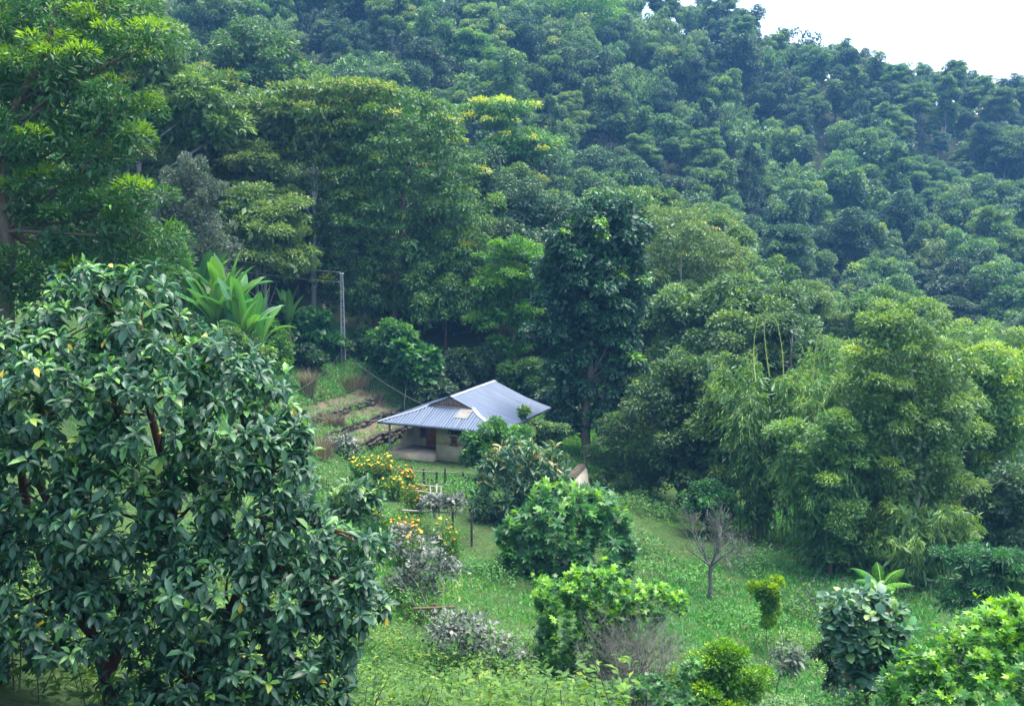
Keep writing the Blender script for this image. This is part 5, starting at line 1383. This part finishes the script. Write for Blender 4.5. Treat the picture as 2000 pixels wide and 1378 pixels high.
# bamboo trellis
def cane(root, a, b, r, mat='cane'):
    O = np.array(root.location); mb = MB(); a = np.asarray(a) - O; b = np.asarray(b) - O
    mb.tube(np.array([a, (a + b) / 2 + [0, 0, -.02], b]), [r, r * .95, r * .85], 6); mb.build('cane', M[mat], root, True)
o = at(862, 1030, 49.5); o[2] = float(ground(o[0], 49.5))
tr = empty('bamboo_trellis', o, 'pale bamboo cane trellis between the marigolds and the front bushes', 'trellis')
for a, b, y0, y1, r in (((786,996),(900,1001),49,49,.05),((810,957),(866,965),51.5,51.5,.04),((818,946),(866,950),52.5,52.5,.035),((862,1034),(893,978),48.5,48.8,.055),((906,956),(893,972),50,50,.04),((903,960),(912,985),50,50,.045),
                        ((840,948),(842,1000),51,50,.045),((853,945),(851,1012),51,49.5,.045),((861,950),(862,978),51,50.5,.035),((893,960),(894,975),50.5,50.5,.035),((845,985),(848,1012),49.5,49.2,.04),((858,988),(857,1015),49.4,49.1,.035),((891,996),(889,1009),49,49,.04)):
    cane(tr, at(*a, y0), at(*b, y1), r)
gz = lambda px, Y: float(ground(at(px, 689, Y)[0], Y))
for px, py, Y in ((921, 998, 48.5), (884, 985, 49)):
    p = at(px, py, Y); cane(tr, [p[0], Y, gz(px, Y) - .2], p, .06, 'darkpost')
# stake fence
o = hw(5, -2.2, 0)
fe = empty('stake_fence', o, 'row of dark wooden stakes with a rail along the front of the yard', 'fence')
rr = np.random.default_rng(12)
for k, px in enumerate(np.r_[np.linspace(770, 905, 15), 912, 918]):
    Y = 59.2 + (900 - px) * .012; p = at(px + rr.normal(0, 5), rr.uniform(910, 936), Y)
    O = np.array(fe.location); mb = MB(); b = np.array([p[0] + rr.normal(0, .04), Y, -.35]) - O
    mb.tube([b, p - O], [.075, .06] if k % 4 else [.11, .09], 6); mb.build('stake', M['darkpost'], fe)
for q in (920, 938): cane(fe, at(768, q - 3, 60.6), at(916, q + 4, 59.1), .035, 'post')
# wooden cross post
o = at(848, 1280, 34.5); o[2] = gz(848, 34.5)
tp = empty('cross_post', o, 'brown wooden post with a cross-arm and braces among the weeds', 'post')
for nm, a, b, r in (('post', (847, 1290), (849, 1178), .055), ('cross_arm', (808, 1188), (889, 1185), .05), ('brace', (848, 1204), (836, 1190), .03), ('brace', (848, 1204), (861, 1188), .03)):
    O = np.array(tp.location); mb = MB(); A = at(*a, 34.5 if nm == 'post' else 34.42) - O; B_ = at(*b, 34.5 if nm == 'post' else 34.42) - O
    if nm == 'post': A[2] = -.3
    mb.tube([A, B_], [r, r * .9], 7); mb.build(nm, M['rusty'], tp, True)
O = np.array(tp.location)
for a, b in (((815,1187),(770,1110)), ((835,1187),(800,1120)), ((880,1186),(905,1215)), ((820,1187),(862,1240))):
    mb = MB(); mb.tube(curve(at(*a, 34.4) - O, at(*b, 36 if b[1] < 1180 else 32) - O, rr, .02, 5), .006, 3); mb.build('tie_wire', M['cable'], tp)

# ------------------------------------------------------------------ grass and weeds
def grass_fields():
    rng = np.random.default_rng(21)
    n = 370000
    y = 12 + 74 * rng.random(n) ** 1.0; x = rng.uniform(-.42, .5, n) * y
    u, v = house_uv(x, y)
    ok = ~((u > .3) & (u < 8) & (v > .2) & (v < 9))
    px, py, f = project(np.c_[x, y, ground(x, y)])
    ok &= (px > -20) & (px < 2020) & (py < 1400) & (py > 560)
    yard = (u > -.6) & (u < 9.5) & (v > -1.8) & (v < .6); ok &= ~(yard & (rng.random(n) < .7))
    keep = (px > 560) | (rng.random(n) < .35); ok &= keep
    ok &= ~((px > 1200) & (py < 980) & (rng.random(n) < .4))
    x, y = x[ok], y[ok]; k = len(x); z = ground(x, y)
    u, v = house_uv(x, y)
    bench = (u > -6.0) & (u < -1.15) & (v > -3.2) & (v < 9)
    z = np.where(bench, (np.floor((-1.0 - u) / 1.7) + 1) * TERR_H + .02, z)
    drop = bench & (rng.random(k) < .6); z = np.where(drop, z - 5, z)
    patch = np.array([n2(a, b, .23) for a, b in zip(x, y)]) + .6 * np.sin(x * 1.3 + y * .9) * np.sin(y * 1.7 - x * .4)
    ln = np.where(bench, .9, 1.0) * (.14 + .10 * np.clip(patch, -1, 1.5)) * rng.uniform(.5, 1.5, k) * (.7 + y / 120)
    dry = np.clip(.5 * np.sin(x * .33 + 1.0) * np.sin(y * .41 + .5) - .12, 0, 1)
    t = .40 + .20 * patch + rng.normal(0, .15, k) + dry * rng.random(k) * 1.0 + .16 * np.exp(-((x + 1.5) / 2.6) ** 2 - ((y - 41) / 9) ** 2)  # last term paints the lit strip of the centre lane into the tint
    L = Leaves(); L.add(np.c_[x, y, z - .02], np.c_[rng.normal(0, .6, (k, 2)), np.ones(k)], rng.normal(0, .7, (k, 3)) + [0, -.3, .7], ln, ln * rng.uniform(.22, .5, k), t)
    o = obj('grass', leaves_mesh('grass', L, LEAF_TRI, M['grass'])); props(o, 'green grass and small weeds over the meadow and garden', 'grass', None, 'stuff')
    print('GRASS', k)
    # tall leafy weeds in the lower middle
    n = 2600; y = rng.uniform(12.5, 33, n); x = rng.uniform(-9.5, .9, n) + (y - 27) * -.05
    z = ground(x, y); h = rng.uniform(.35, 1.15, n)
    mb = MB(); L = Leaves()
    for i in range(0, n, 3):
        b = np.array([x[i], y[i], z[i] - .05]); mb.tube(curve(b, b + [rng.normal(0, .15), rng.normal(0, .15), h[i]], rng, .05, 4), [.012, .01, .008, .005], 3)
    st = obj('weed_stalks', mb.mesh('weed_stalks', M['bark_brown'])); props(st, 'thin brown stalks of the tall weeds at the lower edge', 'weeds', None, 'stuff')
    for j in range(16):
        f = rng.random(n) ** .6; a = rng.uniform(0, 6.283, n)
        p = np.c_[x, y, z + h * f] + rng.normal(0, .09, (n, 3)) * [1, 1, .5]
        d = np.c_[np.cos(a), np.sin(a), rng.normal(.1, .4, n)]
        ln = rng.uniform(.07, .19, n)
        L.add(p, d, np.c_[rng.normal(0, .4, (n, 2)), np.ones(n)], ln, ln * .45, .42 + .2 * np.sin(x * 1.1 + y) + rng.normal(0, .2, n))
    o = obj('weeds', leaves_mesh('weeds', L, LEAF_SIMPLE, M['weed'])); props(o, 'tall yellow-green leafy weeds at the lower edge', 'weeds', None, 'stuff')
grass_fields()
def weed_patch(px, Y, r, h, n, mat, label, seed, size=.13):
    rng = np.random.default_rng(seed); x = at(px, 689, Y)[0]; z = float(ground(x, Y))
    root = empty('weed_patch', (x, Y, z), label, 'weeds', 'rough weed patches')
    ns = max(12, n // 14)
    sx, sy = rng.normal(0, r * .5, ns), rng.normal(0, r * .5, ns); hh = h * rng.uniform(.4, 1.15, ns)
    gz_ = ground(x + sx, Y + sy) - z
    mb = MB()
    for i in range(0, ns, 2): mb.tube([(sx[i], sy[i], gz_[i] - .05), (sx[i] + rng.normal(0, .06), sy[i], gz_[i] + hh[i])], [.012, .005], 3)
    mb.build('stalks', M['bark_brown'], root)['kind'] = 'stuff'
    k = rng.integers(0, ns, n); f = rng.random(n) ** .6
    p = np.c_[sx[k], sy[k], gz_[k] + hh[k] * f] + rng.normal(0, .10, (n, 3)) * [1, 1, .5]
    ln = size * rng.uniform(.5, 1.4, n); a = rng.uniform(0, 6.283, n)
    L = Leaves(); L.add(p, np.c_[np.cos(a), np.sin(a), rng.normal(.1, .5, n)], np.c_[rng.normal(0, .5, (n, 2)), np.ones(n)], ln, ln * .42, rng.normal(.45, .2, n))
    o = obj('foliage', leaves_mesh('foliage', L, LEAF_SIMPLE, M[mat]), root); o['kind'] = 'stuff'
WP = [(1690,24.5,1.3,1.0,2200,'grass','tall weeds around the foot of the round-leaved tree'),(1500,32,2.0,.7,2200,'olive','dry olive weeds around the grey-leaved sapling'),(815,37,2.2,1.1,2600,'weed','green weeds tangled through the large grey-leaved patch'),(920,31,1.9,.8,2400,'weed','green weeds tangled through the lower grey-leaved plants'),(1230,34,1.6,.7,1800,'grass','rough grass behind the dead twiggy shrub'),(1470,44,1.8,.5,1500,'grass','short weeds around the columnar sapling'),(1360,33,1.8,.5,1800,'olive','dry olive grass above the yellow-green low bush'),(1280,60,2.2,1.1,2600,'grass','tall green weeds below the fine-leaved slope shrub'),(1240,52,2.0,.8,2200,'grass','rough weeds right of the lobed-leaf bush'),(1330,49,2.4,.6,1500,'grass','tall dry-tipped weeds left of the bare tree'),
      (1480,52,2.2,.7,2200,'grass','dark weeds in front of the low bamboo'),(1560,46,2.4,.6,1500,'grass','low weeds behind the columnar sapling'),(1620,41,2.2,.7,2200,'grass','rough weeds between the columnar sapling and the tree fern'),
      (1440,38,2.0,.5,2000,'olive','dry olive weeds right of the yellow-green bush'),(1560,30,1.8,.6,2400,'olive','dry brownish weeds at the lower edge by the dark narrow shrub'),(950,44,1.6,.7,1800,'grass','rough weeds left of the lobed-leaf bush'),
      (720,62,2.2,1.0,2400,'weed','leafy weeds behind the tall marigolds'),(640,66,2.4,1.1,2600,'grass','tall grass at the foot of the terraces'),(680,74,2.0,.8,2200,'weed','bright green weeds on the bank below the pole'),(640,72,2.0,.9,2200,'olive','dry olive weeds on the bank beside the stooks'),
      (840,56,2.0,.9,2600,'weed','leafy weeds in front of the stake fence'),(905,57,1.4,1.0,2000,'grass','tall dark weeds at the end of the stake fence'),(770,50,2.0,.9,2400,'weed','weeds between the marigold rows'),(690,48,2.2,1.0,2400,'weed','leafy weeds left of the marigold rows'),(1010,36,1.4,.6,1500,'grass','weeds on the path left of the yellow-green bush'),
      (620,52,2.4,1.2,2600,'grass','tall green weeds right behind the near tree'),(1680,46,2.2,.9,2400,'deep','dark undergrowth below the smaller fine-leaved tree'),(1400,60,2.0,.9,2000,'lime','bright weeds in the shade gap beside the bare tree')]
for q, w in enumerate(WP): weed_patch(*w, seed=300 + q)
